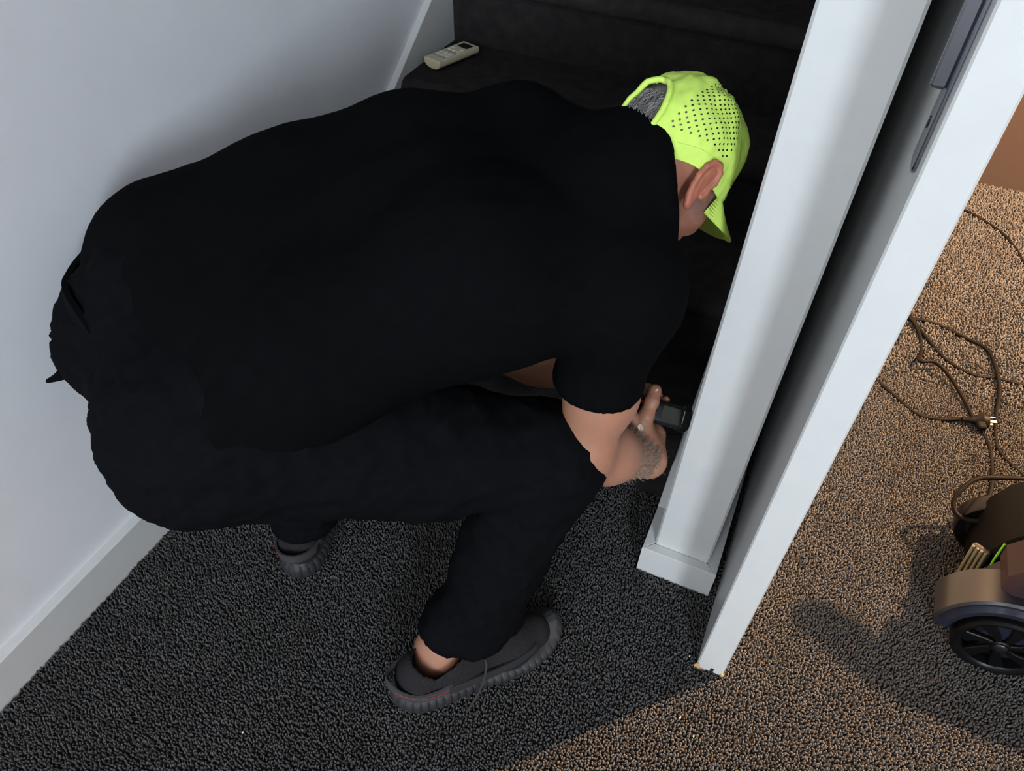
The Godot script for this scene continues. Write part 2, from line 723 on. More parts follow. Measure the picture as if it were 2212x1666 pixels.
func build_stairs() -> void:
	var st := thing("staircase", "dark carpeted stairs climbing behind the crouching man", "stairs", Vector3(0, 0, STEP0))
	for k in 8:
		var y0 := RISE * k
		var y1 := RISE * (k + 1)
		var z0 := -GOING * k
		var o := PackedVector2Array([Vector2(z0 - 0.005, y0 - 0.03), Vector2(z0, y0), Vector2(z0 + 0.004, y0 + 0.05), Vector2(z0 + 0.006, y1 - 0.07), Vector2(z0 + 0.018, y1 - 0.048)])
		for s in 9:
			var a := -0.6 + (PI / 2 + 0.6) * s / 8.0
			o.append(Vector2(z0 - 0.002 + cos(a) * 0.03, y1 - 0.03 + sin(a) * 0.03))
		o.append(Vector2(z0 - 0.1, y1 + 0.001))
		o.append(Vector2(z0 - GOING - 0.02, y1))
		o.append(Vector2(z0 - GOING - 0.02, y1 - 0.06))
		o.append(Vector2(z0 - 0.06, y0 - 0.03))
		var d := MD.new()
		var rows := []
		var n := 60
		for x in n + 1:
			var f := float(x) / n
			var px := lerpf(-0.9755, -0.068, f)
			var r := PackedVector3Array()
			for q in o.size():
				var v := Vector3(px, o[q].y, o[q].x)
				if q >= 1 and q <= o.size() - 4:
					var w := fn.get_noise_3d(px * 26.0, q * 3.0, k * 9.0) * 0.0035
					v += Vector3(0, w * 0.6, w)
				r.append(v)
			rows.append(r)
		d.grid(rows)
		obj("step", d, mats.stair_carpet, st, 60.0)


func build_door() -> void:
	var d := struct("door_1", box_span(Vector3(0.0945, 0.006, -1.62), Vector3(0.1435, 2.05, -0.739), 0.0025), mats.trim_paint, "white door leaf standing open edge on beside the wall end", "door")
	# the jamb that the door hangs from closes the gap behind it
	struct("trim_3", box_span(Vector3(0.06, 0, -1.74), Vector3(0.16, 2.1, -1.625), 0.002), mats.trim_paint, "white jamb behind the open door leaf", "jamb")
	# bare timber where the paint has chipped off the bottom corners, and a notch
	var wood := mat("bare_timber", Color(0.78, 0.62, 0.42), 0.8)
	var k := 0
	for c in [[Vector3(0.0965, 0.010, -0.7386), 0.006, 0.010], [Vector3(0.103, 0.0075, -0.7385), 0.007, 0.004], [Vector3(0.110, 0.0068, -0.7385), 0.004, 0.003], [Vector3(0.1415, 0.011, -0.7385), 0.0035, 0.008]]:
		var o := PackedVector2Array()
		for s in 9:
			var a := TAU * s / 9
			o.append(Vector2(cos(a) * c[1], sin(a) * c[2]) * rng.randf_range(0.65, 1.1))
		var m := obj("paint_chip", prism(o, 0.0012, Transform3D(Basis(), c[0]), 0.0003), wood, d)
		m.set_meta("label", "bare timber chip")
		k += 1
	var n := obj("notch", box_span(Vector3(0.1195, 0.006, -0.7395), Vector3(0.1255, 0.021, -0.7378), 0.0004), mat("dark_gap", Color(0.06, 0.06, 0.07), 0.9), d)
	n.set_meta("label", "small dark notch")
	# long flush pull on the left face
	var steel := mat("brushed_steel", Color(0.62, 0.63, 0.66), 0.3, 1.0)
	var dark := mat("steel_recess", Color(0.16, 0.17, 0.24), 0.35, 0.8)
	var fx := Transform3D(Basis(Vector3.FORWARD, Vector3.UP, Vector3.LEFT), Vector3(0.0945, 1.20, -0.792))
	var plate := obj("pull_plate", prism(rrect(0.044, 0.42, 0.012), 0.004, fx, 0.0012), steel, d)
	plate.set_meta("label", "brushed steel pull plate")
	obj("recess", prism(rrect(0.014, 0.3, 0.006), 0.0012, fx.translated_local(Vector3(0.006, 0.02, 0.004))), dark, plate)
	obj("grip", prism(rrect(0.009, 0.3, 0.004), 0.014, fx.translated_local(Vector3(-0.008, 0.02, 0.004)), 0.002), steel, plate)
	for y in [-0.165, 0.19]:
		obj("screw", prism(rrect(0.005, 0.012, 0.0024), 0.0012, fx.translated_local(Vector3(0.003, y, 0.004))), dark, plate)


func build_lamp() -> void:
	var at := Vector3(1.72, 2.5, -2.4)
	var l := thing("ceiling_lamp", "round warm downlight set in the ceiling of the room", "lamp", at)
	var turn := Transform3D(Basis(Vector3.RIGHT, Vector3.BACK, Vector3.DOWN), Vector3.ZERO)
	var rim := MD.new()
	var rows := []
	for q in [[0.058, 0.0], [0.075, 0.0], [0.075, 0.01], [0.07, 0.014], [0.06, 0.014], [0.058, 0.0]]:
		var r := PackedVector3Array()
		for s in 32:
			r.append(Vector3(cos(TAU * s / 32) * q[0], -q[1], sin(TAU * s / 32) * q[0]))
		rows.append(r)
	rim.grid(rows, true, false)
	obj("rim", rim, mats.trim_paint, l)
	var em := mat("lamp_glow", Color(1, 0.85, 0.65), 0.5)
	em.emission_enabled = true
	em.emission = Color(1, 0.78, 0.5)
	em.emission_energy_multiplier = 4.0
	obj("diffuser", prism(circle(0.057, 32), 0.006, turn), em, l)
	var s := SpotLight3D.new()
	s.name = "lamp_light"
	s.light_color = Color(1.0, 0.8, 0.61)
	s.light_energy = 68.0
	s.light_size = 0.03
	s.spot_range = 9.0
	s.spot_attenuation = 2.0
	s.spot_angle = 54.0
	s.spot_angle_attenuation = 0.3
	s.shadow_enabled = true
	l.add_child(s)
	s.position = Vector3(0, -0.03, 0)
	s.rotation_degrees = Vector3(-90, 0, 0)


# ---------------------------------------------------------------- the man
const HEAD_R := Vector3(0.837, 0.126, 0.531)
const HEAD_U := Vector3(0.378, 0.567, -0.731)
const HEAD_F := Vector3(0.393, -0.813, -0.428)

var J := {
	"Hr": Vector3(-0.632, 0.578, -0.469), "Hl": Vector3(-0.802, 0.559, -0.607), "Sac": Vector3(-0.784, 0.629, -0.613),
	"Kr": Vector3(-0.225, 0.455, -0.725), "Ar": Vector3(-0.33, 0.09, -0.535), "Kl": Vector3(-0.58, 0.46, -0.95), "Al": Vector3(-0.692, 0.09, -0.66),
	"Wr": Vector3(-0.532, 0.665, -0.571), "Wl": Vector3(-0.70, 0.696, -0.748), "Cr": Vector3(-0.346, 0.759, -0.716), "Cl": Vector3(-0.535, 0.742, -0.91),
	"Sr": Vector3(-0.178, 0.74, -0.794), "Sl": Vector3(-0.429, 0.775, -1.018), "N": Vector3(-0.26, 0.775, -0.905),
	"Ew": Vector3(-0.172, 0.574, -0.771), "Er": Vector3(-0.18, 0.47, -0.745), "Hw": Vector3(-0.099, 0.331, -0.893),
	"El": Vector3(-0.397, 0.466, -0.914), "Lw": Vector3(-0.225, 0.395, -0.965),
}


func head_frame() -> Transform3D:
	return Transform3D(Basis(HEAD_R, HEAD_U, -HEAD_F).orthonormalized(), Vector3(-0.194, 0.808, -0.996))


func skin_col(p: Vector3) -> Color:
	var n := fn.get_noise_3dv(p * 38.0) * 0.5 + fn.get_noise_3dv(p * 160.0) * 0.35
	var c := Color(0.47, 0.245, 0.148)
	c = c.lerp(Color(0.52, 0.2, 0.14), clampf(n * 0.9 + 0.25, 0.0, 0.7))
	return c * (0.77 + n * 0.14)


func face_col(p: Vector3) -> Color:
	var q := head_frame().affine_inverse() * p
	var c := skin_col(p) * Color(0.98, 0.82, 0.82)
	if q.y < -0.045 and q.z < -0.03:                       # stubble on the chin
		c = c.lerp(Color(0.3, 0.22, 0.2), 0.35)
	var sb := clampf(1.0 - (Vector3(q.x, q.y * 0.6, q.z) - Vector3(0.066, 0.012, -0.036)).length() / 0.034, 0.0, 1.0)
	c = c.lerp(Color(0.1, 0.075, 0.07), minf(sb * 1.7, 0.8) * (0.75 + 0.5 * fn.get_noise_3dv(p * 300.0)))
	if absf(q.y + 0.056) < 0.007 and absf(q.x) < 0.024 and q.z < -0.08:   # lips
		c = Color(0.42, 0.15, 0.13)
	if absf(q.y - 0.03) < 0.006 and absf(absf(q.x) - 0.034) < 0.019 and q.z < -0.06:   # brows
		c = Color(0.14, 0.11, 0.1)
	return c


func build_person() -> void:
	var man := thing("person", "man in black shirt and trousers crouching with a lime cap, reaching to the wall end", "person", Vector3(-0.45, 0, -0.65))
	var o := man.position
	build_body(man, o)
	build_shirt(man, o)
	build_trousers(man, o)
	build_cap(man, o)
	shoe(man, o, Vector3(-0.372, 0, -0.447), Vector2(0.625, -0.78), 1.0)
	shoe(man, o, Vector3(-0.668, 0, -0.575), Vector2(-0.27, -0.963), -1.0)


func shift(d: MD, o: Vector3) -> MD:
	for k in d.v.size():
		d.v[k] -= o
	return d


func finger(bones: Array, pts: Array, r0: float, r1: float) -> void:
	for k in pts.size() - 1:
		var a := lerpf(r0, r1, float(k) / (pts.size() - 1))
		var b := lerpf(r0, r1, float(k + 1) / (pts.size() - 1))
		bones.append(B(pts[k], pts[k + 1], a, b))


func build_body(man: Node3D, o: Vector3) -> void:
	var d := MD.new()
	# trunk and legs under the clothes
	var t := [B(J.Hr, J.Hl, 0.075, 0.08), B(J.Sac, J.Wl, 0.085, 0.085), B(J.Hr, J.Wr, 0.075, 0.078), B(J.Wr, J.Cr, 0.078, 0.075), B(J.Wl, J.Cl, 0.085, 0.075), B(J.Cr, J.Sr, 0.072, 0.045), B(J.Cl, J.Sl, 0.075, 0.045), B(J.Cr, J.N, 0.07, 0.045), B(J.Cl, J.N, 0.075, 0.045),
		B(J.Hr, J.Kr, 0.075, 0.048), B(J.Hl, J.Kl, 0.075, 0.048), B(J.Kr, J.Ar + Vector3(0.04, 0.03, -0.05), 0.042, 0.03), B(J.Kl, J.Al + Vector3(-0.02, 0.03, -0.03), 0.046, 0.034)]
	net(d, [{"b": t, "k": 0.035}], 0.014, 0.02, null, skin_col)
	net(d, [{"b": [B(Vector3(-0.869, 0.673, -0.541), Vector3(-0.847, 0.653, -0.518), 0.016, 0.014)], "k": 0.01}], 0.006, 0.01, null, skin_col)
	# ankle and foot of the near leg, where skin shows above the shoe
	for s in [[J.Ar, Vector3(0.625, 0, -0.78)], [J.Al, Vector3(-0.27, 0, -0.963)]]:
		var a: Vector3 = s[0]
		var f: Vector3 = s[1]
		net(d, [{"b": [B(a + f * 0.06 + Vector3(0, 0.09, 0), a, 0.034, 0.036), B(a, a - f * 0.022 + Vector3(0, -0.05, 0), 0.036, 0.03), B(a + Vector3(0, -0.02, 0), a + f * 0.12 + Vector3(0, -0.055, 0), 0.036, 0.025), B(a + Vector3(0.6, 0, 0.5).normalized() * 0.024, a + Vector3(0.6, 0, 0.5).normalized() * 0.025, 0.015, 0.014)], "k": 0.02}], 0.006, 0.01, null, skin_col)
	# arms
	var ra := [B(J.Sr, J.Ew, 0.05, 0.05), B(J.Ew, J.Er, 0.048, 0.042), B(J.Er, J.Er.lerp(J.Hw, 0.35), 0.04, 0.043), B(J.Er.lerp(J.Hw, 0.35), J.Hw, 0.043, 0.027, Vector3(0.3, 0.8, -0.5).normalized(), 1.1), B(J.Er + Vector3(-0.01, -0.015, 0.01), J.Er, 0.034, 0.03)]
	net(d, [{"b": ra, "k": 0.03}], 0.006, 0.01, null, skin_col)
	var la := [B(J.Sl, J.El, 0.048, 0.042), B(J.El, J.El.lerp(J.Lw, 0.35), 0.042, 0.041), B(J.El.lerp(J.Lw, 0.35), J.Lw, 0.041, 0.027)]
	net(d, [{"b": la, "k": 0.03}], 0.007, 0.01, null, skin_col)
	hands(d)
	head(d)
	var body := obj("body", shift(d, o), mats.skin, man, 180.0, false)
	body.set_meta("label", "reddish bare skin of head, arms and ankles")
	# nails
	var nail := mat("nail", Color(0.86, 0.74, 0.66), 0.3)
	for q in NAILS:
		var n := MD.new()
		var rows := []
		var up: Vector3 = q[1].normalized()
		var along: Vector3 = (q[2] - up * q[2].dot(up)).normalized()
		var side := up.cross(along)
		for a in 4:
			var row := PackedVector3Array()
			for s in 12:
				var th := TAU * s / 12
				var rr: float = [0.6, 1.0, 1.0, 0.7][a]
				var sx := cos(th) * 0.0052 * rr
				row.append(q[0] - o + along * sin(th) * 0.0068 * rr + side * sx + up * (a * 0.0005 - sx * sx * 40.0))
			rows.append(row)
		n.grid(rows)
		obj("nail", n, nail, body, 60.0)
	# forearm hair
	var hair := MD.new()
	var ax: Vector3 = (J.Hw - J.Er).normalized()
	var view: Vector3 = Vector3(0.3, 0.75, 0.6).normalized()
	view = (view - ax * view.dot(ax)).normalized()
	var sd := ax.cross(view)
	for k in 700:
		var f := rng.randf_range(0.35, 1.02)
		var th := rng.randf_range(-1.9, 1.9)
		var c: Vector3 = J.Er.lerp(J.Hw, f)
		var r := lerpf(0.0425, 0.0265, clampf((f - 0.35) / 0.65, 0, 1)) + 0.0012
		var n := view * cos(th) + sd * sin(th)
		var p := c + n * r
		var fl := (ax * rng.randf_range(0.4, 1.0) + sd * rng.randf_range(-0.9, 0.3)).normalized()
		var l := rng.randf_range(0.012, 0.024)
		hair.append(tube(PackedVector3Array([p, p + fl * l * 0.5 + n * 0.0035, p + fl * l + n * 0.001]), 0.00045, 0.0002, 3))
	var hm := obj("arm_hair", shift(hair, o), mat("arm_hair", Color(0.6, 0.53, 0.46), 0.6), body, 180.0, false)
	hm.set_meta("kind", "stuff")


# centre line of the held torch, from its lens (left) to its cap (right)
const TL := Vector3(-0.150, 0.399, -0.942)
const TR := Vector3(-0.074, 0.372, -0.975)

var NAILS := []


func hands(d: MD) -> void:
	var ax := (TR - TL).normalized()
	var cam_dir := Vector3(0.09, 0.72, 0.69)          # roughly towards the viewer's side, the front of the torch
	var fr := (cam_dir - ax * cam_dir.dot(ax)).normalized()
	var dn := ax.cross(fr).normalized()
	if dn.y > 0.0:
		dn = -dn
	var mid := TL.lerp(TR, 0.36)
	var w: Vector3 = J.Hw
	# right hand: palm under the torch, thumb up its front, fingers behind it
	var palm := mid + dn * 0.043 - fr * 0.012
	var b := [B(w, palm - ax * 0.012, 0.027, 0.026), B(w, palm + ax * 0.022, 0.026, 0.024), B(w + fr * 0.008, mid + dn * 0.03 + fr * 0.016 - ax * 0.016, 0.02, 0.019)]
	var hand := []
	hand.append_array(b)
	var groups := [{"b": hand, "k": 0.022}]
	var lens := [0.032, 0.037, 0.036, 0.03]
	for k in 4:
		var root := palm + ax * (0.030 - 0.020 * k) - fr * 0.012
		var p1 := mid + ax * (0.032 - 0.021 * k) + dn * 0.012 - fr * 0.034
		var p2: Vector3 = mid + ax * (0.031 - 0.021 * k) - dn * (lens[k] * 0.55) - fr * 0.030
		var p3: Vector3 = mid + ax * (0.029 - 0.021 * k) - dn * (lens[k] * 0.75) - fr * 0.010
		var f := []
		finger(f, [root, p1, p2, p3], 0.0095, 0.0075)
		groups.append({"b": f, "k": 0.004})
	var th := []
	var t0 := mid + dn * 0.036 + fr * 0.018 - ax * 0.020
	var t1 := mid + dn * 0.012 + fr * 0.031 - ax * 0.018
	var t2 := mid - dn * 0.014 + fr * 0.032 - ax * 0.015
	var t3 := mid - dn * 0.034 + fr * 0.026 - ax * 0.012
	finger(th, [w + fr * 0.01, t0, t1], 0.0235, 0.0135)
	finger(th, [t1, t2, t3], 0.0125, 0.011)
	groups.append({"b": th, "k": 0.006})
	net(d, groups, 0.003, 0.009, wrinkle, skin_col)
	# left hand: comes in from behind, fingers over the lens end
	var lw: Vector3 = J.Lw
	var lp := TL - ax * 0.028 - fr * 0.022 + dn * 0.004
	var lg := [{"b": [B(lw, lp - dn * 0.018, 0.026, 0.021), B(lw, lp + dn * 0.02, 0.026, 0.021)], "k": 0.02}]
	for k in 4:
		var root := lp + dn * (-0.026 + 0.017 * k)
		var p1 := TL + ax * 0.012 - fr * 0.032 + dn * (-0.030 + 0.019 * k)
		var p2 := TL + ax * 0.036 - fr * 0.034 + dn * (-0.026 + 0.017 * k)
		var p3 := TL + ax * 0.048 - fr * 0.022 + dn * (-0.034 + 0.004 * k)
		if k == 0:
			p1 = TL + ax * 0.004 - fr * 0.022 - dn * 0.034
			p2 = TL + ax * 0.022 - fr * 0.010 - dn * 0.036
			p3 = TL + ax * 0.034 + fr * 0.004 - dn * 0.032
		var f := []
		finger(f, [root, p1, p2, p3], 0.0092, 0.0075)
		lg.append({"b": f, "k": 0.004})
	var lt := []
	var a0 := TL - ax * 0.022 + fr * 0.012 + dn * 0.014
	var a1 := TL - ax * 0.010 + fr * 0.026 + dn * 0.02
	var a2 := TL + ax * 0.006 + fr * 0.030 + dn * 0.034
	finger(lt, [lw + fr * 0.01, a0, a1], 0.016, 0.0115)
	finger(lt, [a1, a2], 0.0105, 0.009)
	lg.append({"b": lt, "k": 0.006})
	net(d, lg, 0.0033, 0.008, null, skin_col)
	NAILS = [[t3 + fr * 0.0095 + dn * 0.003, fr + ax * 0.5, -dn], [a2 + fr * 0.0082, fr, a2 - a1]]


func wrinkle(p: Vector3, n: Vector3) -> float:
	var q: Vector3 = p - J.Hw
	return sin(q.dot(Vector3(0.25, 0.75, -0.6)) * 1100.0 + fn.get_noise_3dv(p * 60.0) * 5.0) * 0.00035 * clampf(fn.get_noise_3dv(p * 30.0) + 0.7, 0.0, 1.0)


func head(d: MD) -> void:
	var h := head_frame()
	var hi := h.affine_inverse()
	var nk: Vector3 = hi * J.N
	var b := []
	b.append(B(h * Vector3(0, 0.042, 0.022), h * Vector3(0, 0.045, -0.022), 0.078, 0.076))
	b.append(B(h * Vector3(0, -0.02, -0.035), h * Vector3(0, -0.045, -0.045), 0.056, 0.045))
	b.append(B(h * Vector3(0, 0.0, 0.03), h * nk, 0.06, 0.062))
	b.append(B(h * Vector3(0, -0.05, -0.01), h * (nk + Vector3(0, 0.01, -0.05)), 0.05, 0.05))
	for s in [-1.0, 1.0]:
		b.append(B(h * Vector3(0.05 * s, -0.012, -0.05), h * Vector3(0.04 * s, -0.018, -0.07), 0.024, 0.02))
		b.append(B(h * Vector3(0.052 * s, -0.048, -0.005), h * Vector3(0.018 * s, -0.092, -0.072), 0.02, 0.018))
		b.append(B(h * Vector3(0.012 * s, 0.026, -0.09), h * Vector3(0.045 * s, 0.024, -0.074), 0.013, 0.012))
	b.append(B(h * Vector3(0, -0.094, -0.08), h * Vector3(0, -0.09, -0.084), 0.018, 0.016))
	b.append(B(h * Vector3(0, 0.018, -0.092), h * Vector3(0, -0.026, -0.114), 0.009, 0.012))
	b.append(B(h * Vector3(-0.012, -0.03, -0.1), h * Vector3(0.012, -0.03, -0.1), 0.009, 0.009))
	b.append(B(h * Vector3(-0.016, -0.056, -0.088), h * Vector3(0.016, -0.056, -0.088), 0.012, 0.012))
	var sock := []
	for s in [-1.0, 1.0]:
		sock.append(B(h * Vector3(0.032 * s, 0.008, -0.1), h * Vector3(0.033 * s, 0.008, -0.098), 0.014, 0.014))
	var eyes := []
	for s in [-1.0, 1.0]:
		eyes.append(B(h * Vector3(0.032 * s, 0.008, -0.08), h * Vector3(0.0325 * s, 0.008, -0.08), 0.0125, 0.0125))
	net(d, [{"b": b, "k": 0.024}, {"b": sock, "k": 0.01, "neg": true}, {"b": eyes, "k": 0.001}], 0.0045, 0.004, null, face_col)
	for s in [1.0, -1.0]:
		ear(d, h, s)


func ear(d: MD, h: Transform3D, s: float) -> void:
	# ear plane: e.x back along the head, e.y up, e.z out of the head
	var g := func(u: float, v: float, w: float) -> Vector3: return h * Vector3(s * (0.088 - u * 0.2 + w * 0.3), v + 0.002, 0.012 + u * 0.93)
	var rim := []
	var c := [[-0.010, 0.004, 0.002], [-0.012, 0.018, 0.006], [-0.006, 0.031, 0.011], [0.005, 0.037, 0.015], [0.016, 0.033, 0.018], [0.0225, 0.021, 0.019], [0.022, 0.006, 0.017], [0.017, -0.008, 0.013], [0.009, -0.02, 0.008], [0.001, -0.029, 0.006]]
	for k in c.size() - 1:
		rim.append(B(g.call(c[k][0], c[k][1], c[k][2]), g.call(c[k + 1][0], c[k + 1][1], c[k + 1][2]), 0.0042, 0.0042))
	var plate := []
	plate.append(B(g.call(0.006, 0.022, 0.003), g.call(0.004, -0.012, 0.0), 0.0135, 0.011, h.basis.x, 0.4))
	plate.append(B(g.call(0.003, -0.018, 0.003), g.call(-0.001, -0.028, 0.004), 0.0085, 0.0075, h.basis.x, 0.6))
	var anti := []
	var a := [[0.002, 0.026, 0.008], [0.010, 0.018, 0.011], [0.0125, 0.006, 0.011], [0.008, -0.008, 0.009], [0.0, -0.013, 0.007]]
	for k in a.size() - 1:
		anti.append(B(g.call(a[k][0], a[k][1], a[k][2]), g.call(a[k + 1][0], a[k + 1][1], a[k + 1][2]), 0.0035, 0.0037))
	anti.append(B(g.call(-0.012, 0.0, 0.002), g.call(-0.009, -0.008, 0.006), 0.005, 0.0045))
	net(d, [{"b": plate, "k": 0.006}, {"b": rim, "k": 0.002}, {"b": anti, "k": 0.002}], 0.0017, 0.0035, null, ear_col)


func ear_col(p: Vector3) -> Color:
	return skin_col(p) * Color(1.02, 0.72, 0.72)


# ---------------------------------------------------------------- clothes
func cloth(p: Vector3, n: Vector3) -> float:
	var q := Vector3(p.dot(Vector3(0.62, 0.3, -0.72)), p.y, p.dot(Vector3(0.78, 0, 0.62)))
	var w := fn.get_noise_3dv(Vector3(q.x * 3.2, q.y * 5.0, q.z * 7.0)) * 0.006
	w += (1.0 - absf(fn.get_noise_3dv(Vector3(q.x * 6.0 + 9.0, q.y * 6.0, q.z * 12.0)))) * 0.003
	return w - 0.002


func cloth2(p: Vector3, n: Vector3) -> float:
	var r := 1.0 - absf(fn.get_noise_3dv(p * Vector3(9.0, 16.0, 9.0)))
	return fn.get_noise_3dv(p * 7.0) * 0.006 + r * r * 0.009 - 0.005


func build_shirt(man: Node3D, o: Vector3) -> void:
	var d := MD.new()
	var hem_p := Vector3(-0.718, 0.636, -0.435)
	var hem_n := (Vector3(-0.49, 0.70, -0.43) - Vector3(-0.844, 0.675, -0.531)).cross(Vector3(-0.718, 0.61, -0.435) - Vector3(-0.844, 0.675, -0.531)).normalized()
	if hem_n.dot(J.Hr - J.Cr) < 0.0:
		hem_n = -hem_n
	var back := Vector3(-0.80, 0.665, -0.66)
	var t := [B(J.Hr + Vector3(0.02, 0.02, -0.02), J.Wr, 0.108, 0.112), B(J.Hr + Vector3(0, 0.02, 0), back, 0.108, 0.12), B(back, J.Wl, 0.118, 0.116), B(J.Wl.lerp(J.Cl, 0.35), J.Cl, 0.137, 0.116), B(J.Wr.lerp(J.Wl, 0.5), J.Cr.lerp(J.Cl, 0.5) + Vector3(0, 0.015, 0), 0.118, 0.118), B(J.Hr.lerp(J.Hl, 0.5) + Vector3(0, 0.03, 0), J.Wr.lerp(J.Wl, 0.5), 0.112, 0.118), B(J.Wr, J.Cr, 0.112, 0.108), B(J.Wl, J.Cl, 0.116, 0.11), B(J.Cr, J.Sr, 0.106, 0.074), B(J.Cl, J.Sl, 0.108, 0.075),
		B(J.Cr, J.N, 0.106, 0.08), B(J.Cl, J.N, 0.108, 0.08), B(J.Sr, J.N + Vector3(0.03, 0.02, -0.02), 0.074, 0.078), B(J.Sl, J.N, 0.08, 0.08), B(J.Sl + Vector3(0.02, 0.0, -0.005), Vector3(-0.245, 0.812, -0.985), 0.07, 0.062), B(J.N, Vector3(-0.225, 0.80, -0.945), 0.088, 0.078), B(Vector3(-0.225, 0.80, -0.945), Vector3(-0.19, 0.80, -0.96), 0.078, 0.078)]
	var hd := head_frame()
	var neck_ax: Vector3 = (hd * Vector3(0, -0.05, 0.0) - J.N).normalized()
	var collar_p: Vector3 = hd * Vector3(0, -0.075, 0.02)
	var rs := [B(J.Sr, J.Ew + Vector3(-0.008, 0, 0.004), 0.076, 0.058), B(J.Ew + Vector3(-0.008, 0, 0.004), J.Ew + Vector3(-0.018, -0.06, -0.006), 0.057, 0.056)]
	var ls := [B(J.Sl, J.Sl.lerp(J.El, 0.6), 0.085, 0.07)]
	net(d, [{"b": t, "k": 0.06, "cut": [[hem_p, hem_n], [Vector3(-0.168, 0.817, -0.956), Vector3(0.9, 0.16, -0.40)]]}, {"b": rs, "k": 0.04, "cut": [[J.Ew + Vector3(0.004, 0.008, 0.0), Vector3(-0.02, -0.9, 0.12)]]}, {"b": ls, "k": 0.04, "cut": [[J.Sl.lerp(J.El, 0.55), J.El - J.Sl]]}], 0.0095, 0.03, cloth)
	obj("shirt", shift(d, o), mats.shirt_cloth, man, 180.0, false)


func build_trousers(man: Node3D, o: Vector3) -> void:
	var d := MD.new()
	var hem: Vector3 = J.Ar + Vector3(0.0, -0.005, 0)
	var fr := Vector3(0.615, 0, -0.788)
	var pel := [B(J.Hr, J.Hl, 0.105, 0.126), B(J.Hl, J.Sac, 0.126, 0.128), B(J.Hr, J.Sac, 0.104, 0.104), B(J.Sac + Vector3(-0.03, 0.0, 0.03), Vector3(-0.862, 0.625, -0.540), 0.08, 0.034), B(Vector3(-0.862, 0.625, -0.540), Vector3(-0.836, 0.60, -0.495), 0.034, 0.036), B(J.Hr, J.Hr + Vector3(0.08, -0.02, -0.06), 0.108, 0.102)]
	var th := [B(J.Hr, J.Wr, 0.104, 0.09), B(J.Hr, J.Kr, 0.122, 0.081), B(J.Hr + Vector3(0.0, -0.03, -0.02), J.Hr.lerp(J.Kr, 0.62) + Vector3(0, -0.03, 0), 0.105, 0.082), B(J.Hl, J.Kl, 0.112, 0.085)]
	var sh := [B(J.Kr, J.Ar + fr * 0.06 + Vector3(0, 0.04, 0), 0.08, 0.068), B(J.Ar + Vector3(0.015, 0.05, -0.015), J.Ar + fr * 0.115 + Vector3(0, 0.05, 0), 0.052, 0.05)]
	var sl := [B(J.Kl, J.Al + Vector3(0, 0.03, 0), 0.086, 0.062), B(J.Al + Vector3(0, 0.03, 0), J.Al + Vector3(-0.27, 0, -0.96) * 0.09 + Vector3(0, 0.03, 0), 0.055, 0.05)]
	net(d, [{"b": pel, "k": 0.06}, {"b": th, "k": 0.03}, {"b": sh, "k": 0.03, "cut": [[hem + Vector3(0, 0.045, 0), Vector3(-0.22, -1, 0.26)]]}, {"b": sl, "k": 0.03, "cut": [[J.Al + Vector3(0, 0.0, 0), Vector3(0.05, -1, -0.1)]]}], 0.0095, 0.03, cloth2)
	var tr := obj("trousers", shift(d, o), mats.trouser_cloth, man, 180.0, false)
	# waistband standing off the back, and the pocket flap and tab below it
	var wb := curve([Vector3(-0.79, 0.66, -0.47), Vector3(-0.865, 0.668, -0.505), Vector3(-0.915, 0.648, -0.55), Vector3(-0.94, 0.645, -0.605), Vector3(-0.945, 0.66, -0.68), Vector3(-0.90, 0.70, -0.77)], 8)
	var sides := PackedVector3Array()
	for k in wb.size():
		sides.append((Vector3(-0.1, 0.5, -0.15).normalized() + Vector3(0.3, 0.2, 0)).normalized() * lerpf(0.05, 0.075, sin(PI * k / (wb.size() - 1))))
	obj("waistband", shift(strip(wb, sides, 0.008), o), mats.trouser_cloth, tr, 50.0)
	var fl := curve([Vector3(-0.90, 0.655, -0.545), Vector3(-0.905, 0.625, -0.525), Vector3(-0.893, 0.60, -0.497), Vector3(-0.868, 0.585, -0.468)], 5)
	sides = PackedVector3Array()
	for k in fl.size():
		sides.append(Vector3(0.045, 0.012, 0.022))
	obj("pocket_flap", shift(strip(fl, sides, 0.007), o), mats.trouser_cloth, tr, 50.0)
	var tab := curve([Vector3(-0.862, 0.59, -0.458), Vector3(-0.873, 0.583, -0.452), Vector3(-0.890, 0.574, -0.446)], 4)
	sides = PackedVector3Array()
	for k in tab.size():
		sides.append(Vector3(0.0, 0.022, 0.012) * lerpf(1.0, 0.15, float(k) / (tab.size() - 1)))
	obj("tab", shift(strip(tab, sides, 0.004), o), mats.trouser_cloth, tr, 50.0)


const CAP_Y := 0.036


func cap_pt(phi: float, e: float, extra := 0.0) -> Vector3:
	# phi: 0 = front, PI/2 = right ear, PI = back; e: elevation
	var fold := fn.get_noise_3d(cos(phi) * 2.2, sin(phi) * 2.2, e * 1.6) * 0.006 + fn.get_noise_3d(cos(phi) * 6.0, sin(phi) * 6.0, e * 5.0) * 0.0018
	var r := 1.0 + fold * 9.0
	var k := extra
	# a panel seam ridge at the temples gives the crown its boxy peak
	var seam := exp(-pow((absf(phi) - 1.15) / 0.16, 2.0)) * 0.0035 * sin(clampf(e, 0.0, 1.4) * 2.0)
	k += seam
	var ce := pow(maxf(cos(e), 0.0), 0.85)
	return Vector3((0.0865 * r + k) * ce * sin(phi), CAP_Y + (0.103 * r + k) * sin(e), 0.004 - (0.106 * r + k) * ce * cos(phi))


func rim_e(phi: float) -> float:
	var a := absf(phi)
	if a < 1.75:
		return lerpf(-0.02, -0.17, smoothstep(0.3, 1.75, a))
	return lerpf(-0.17, -0.52, smoothstep(1.75, 2.7, a))


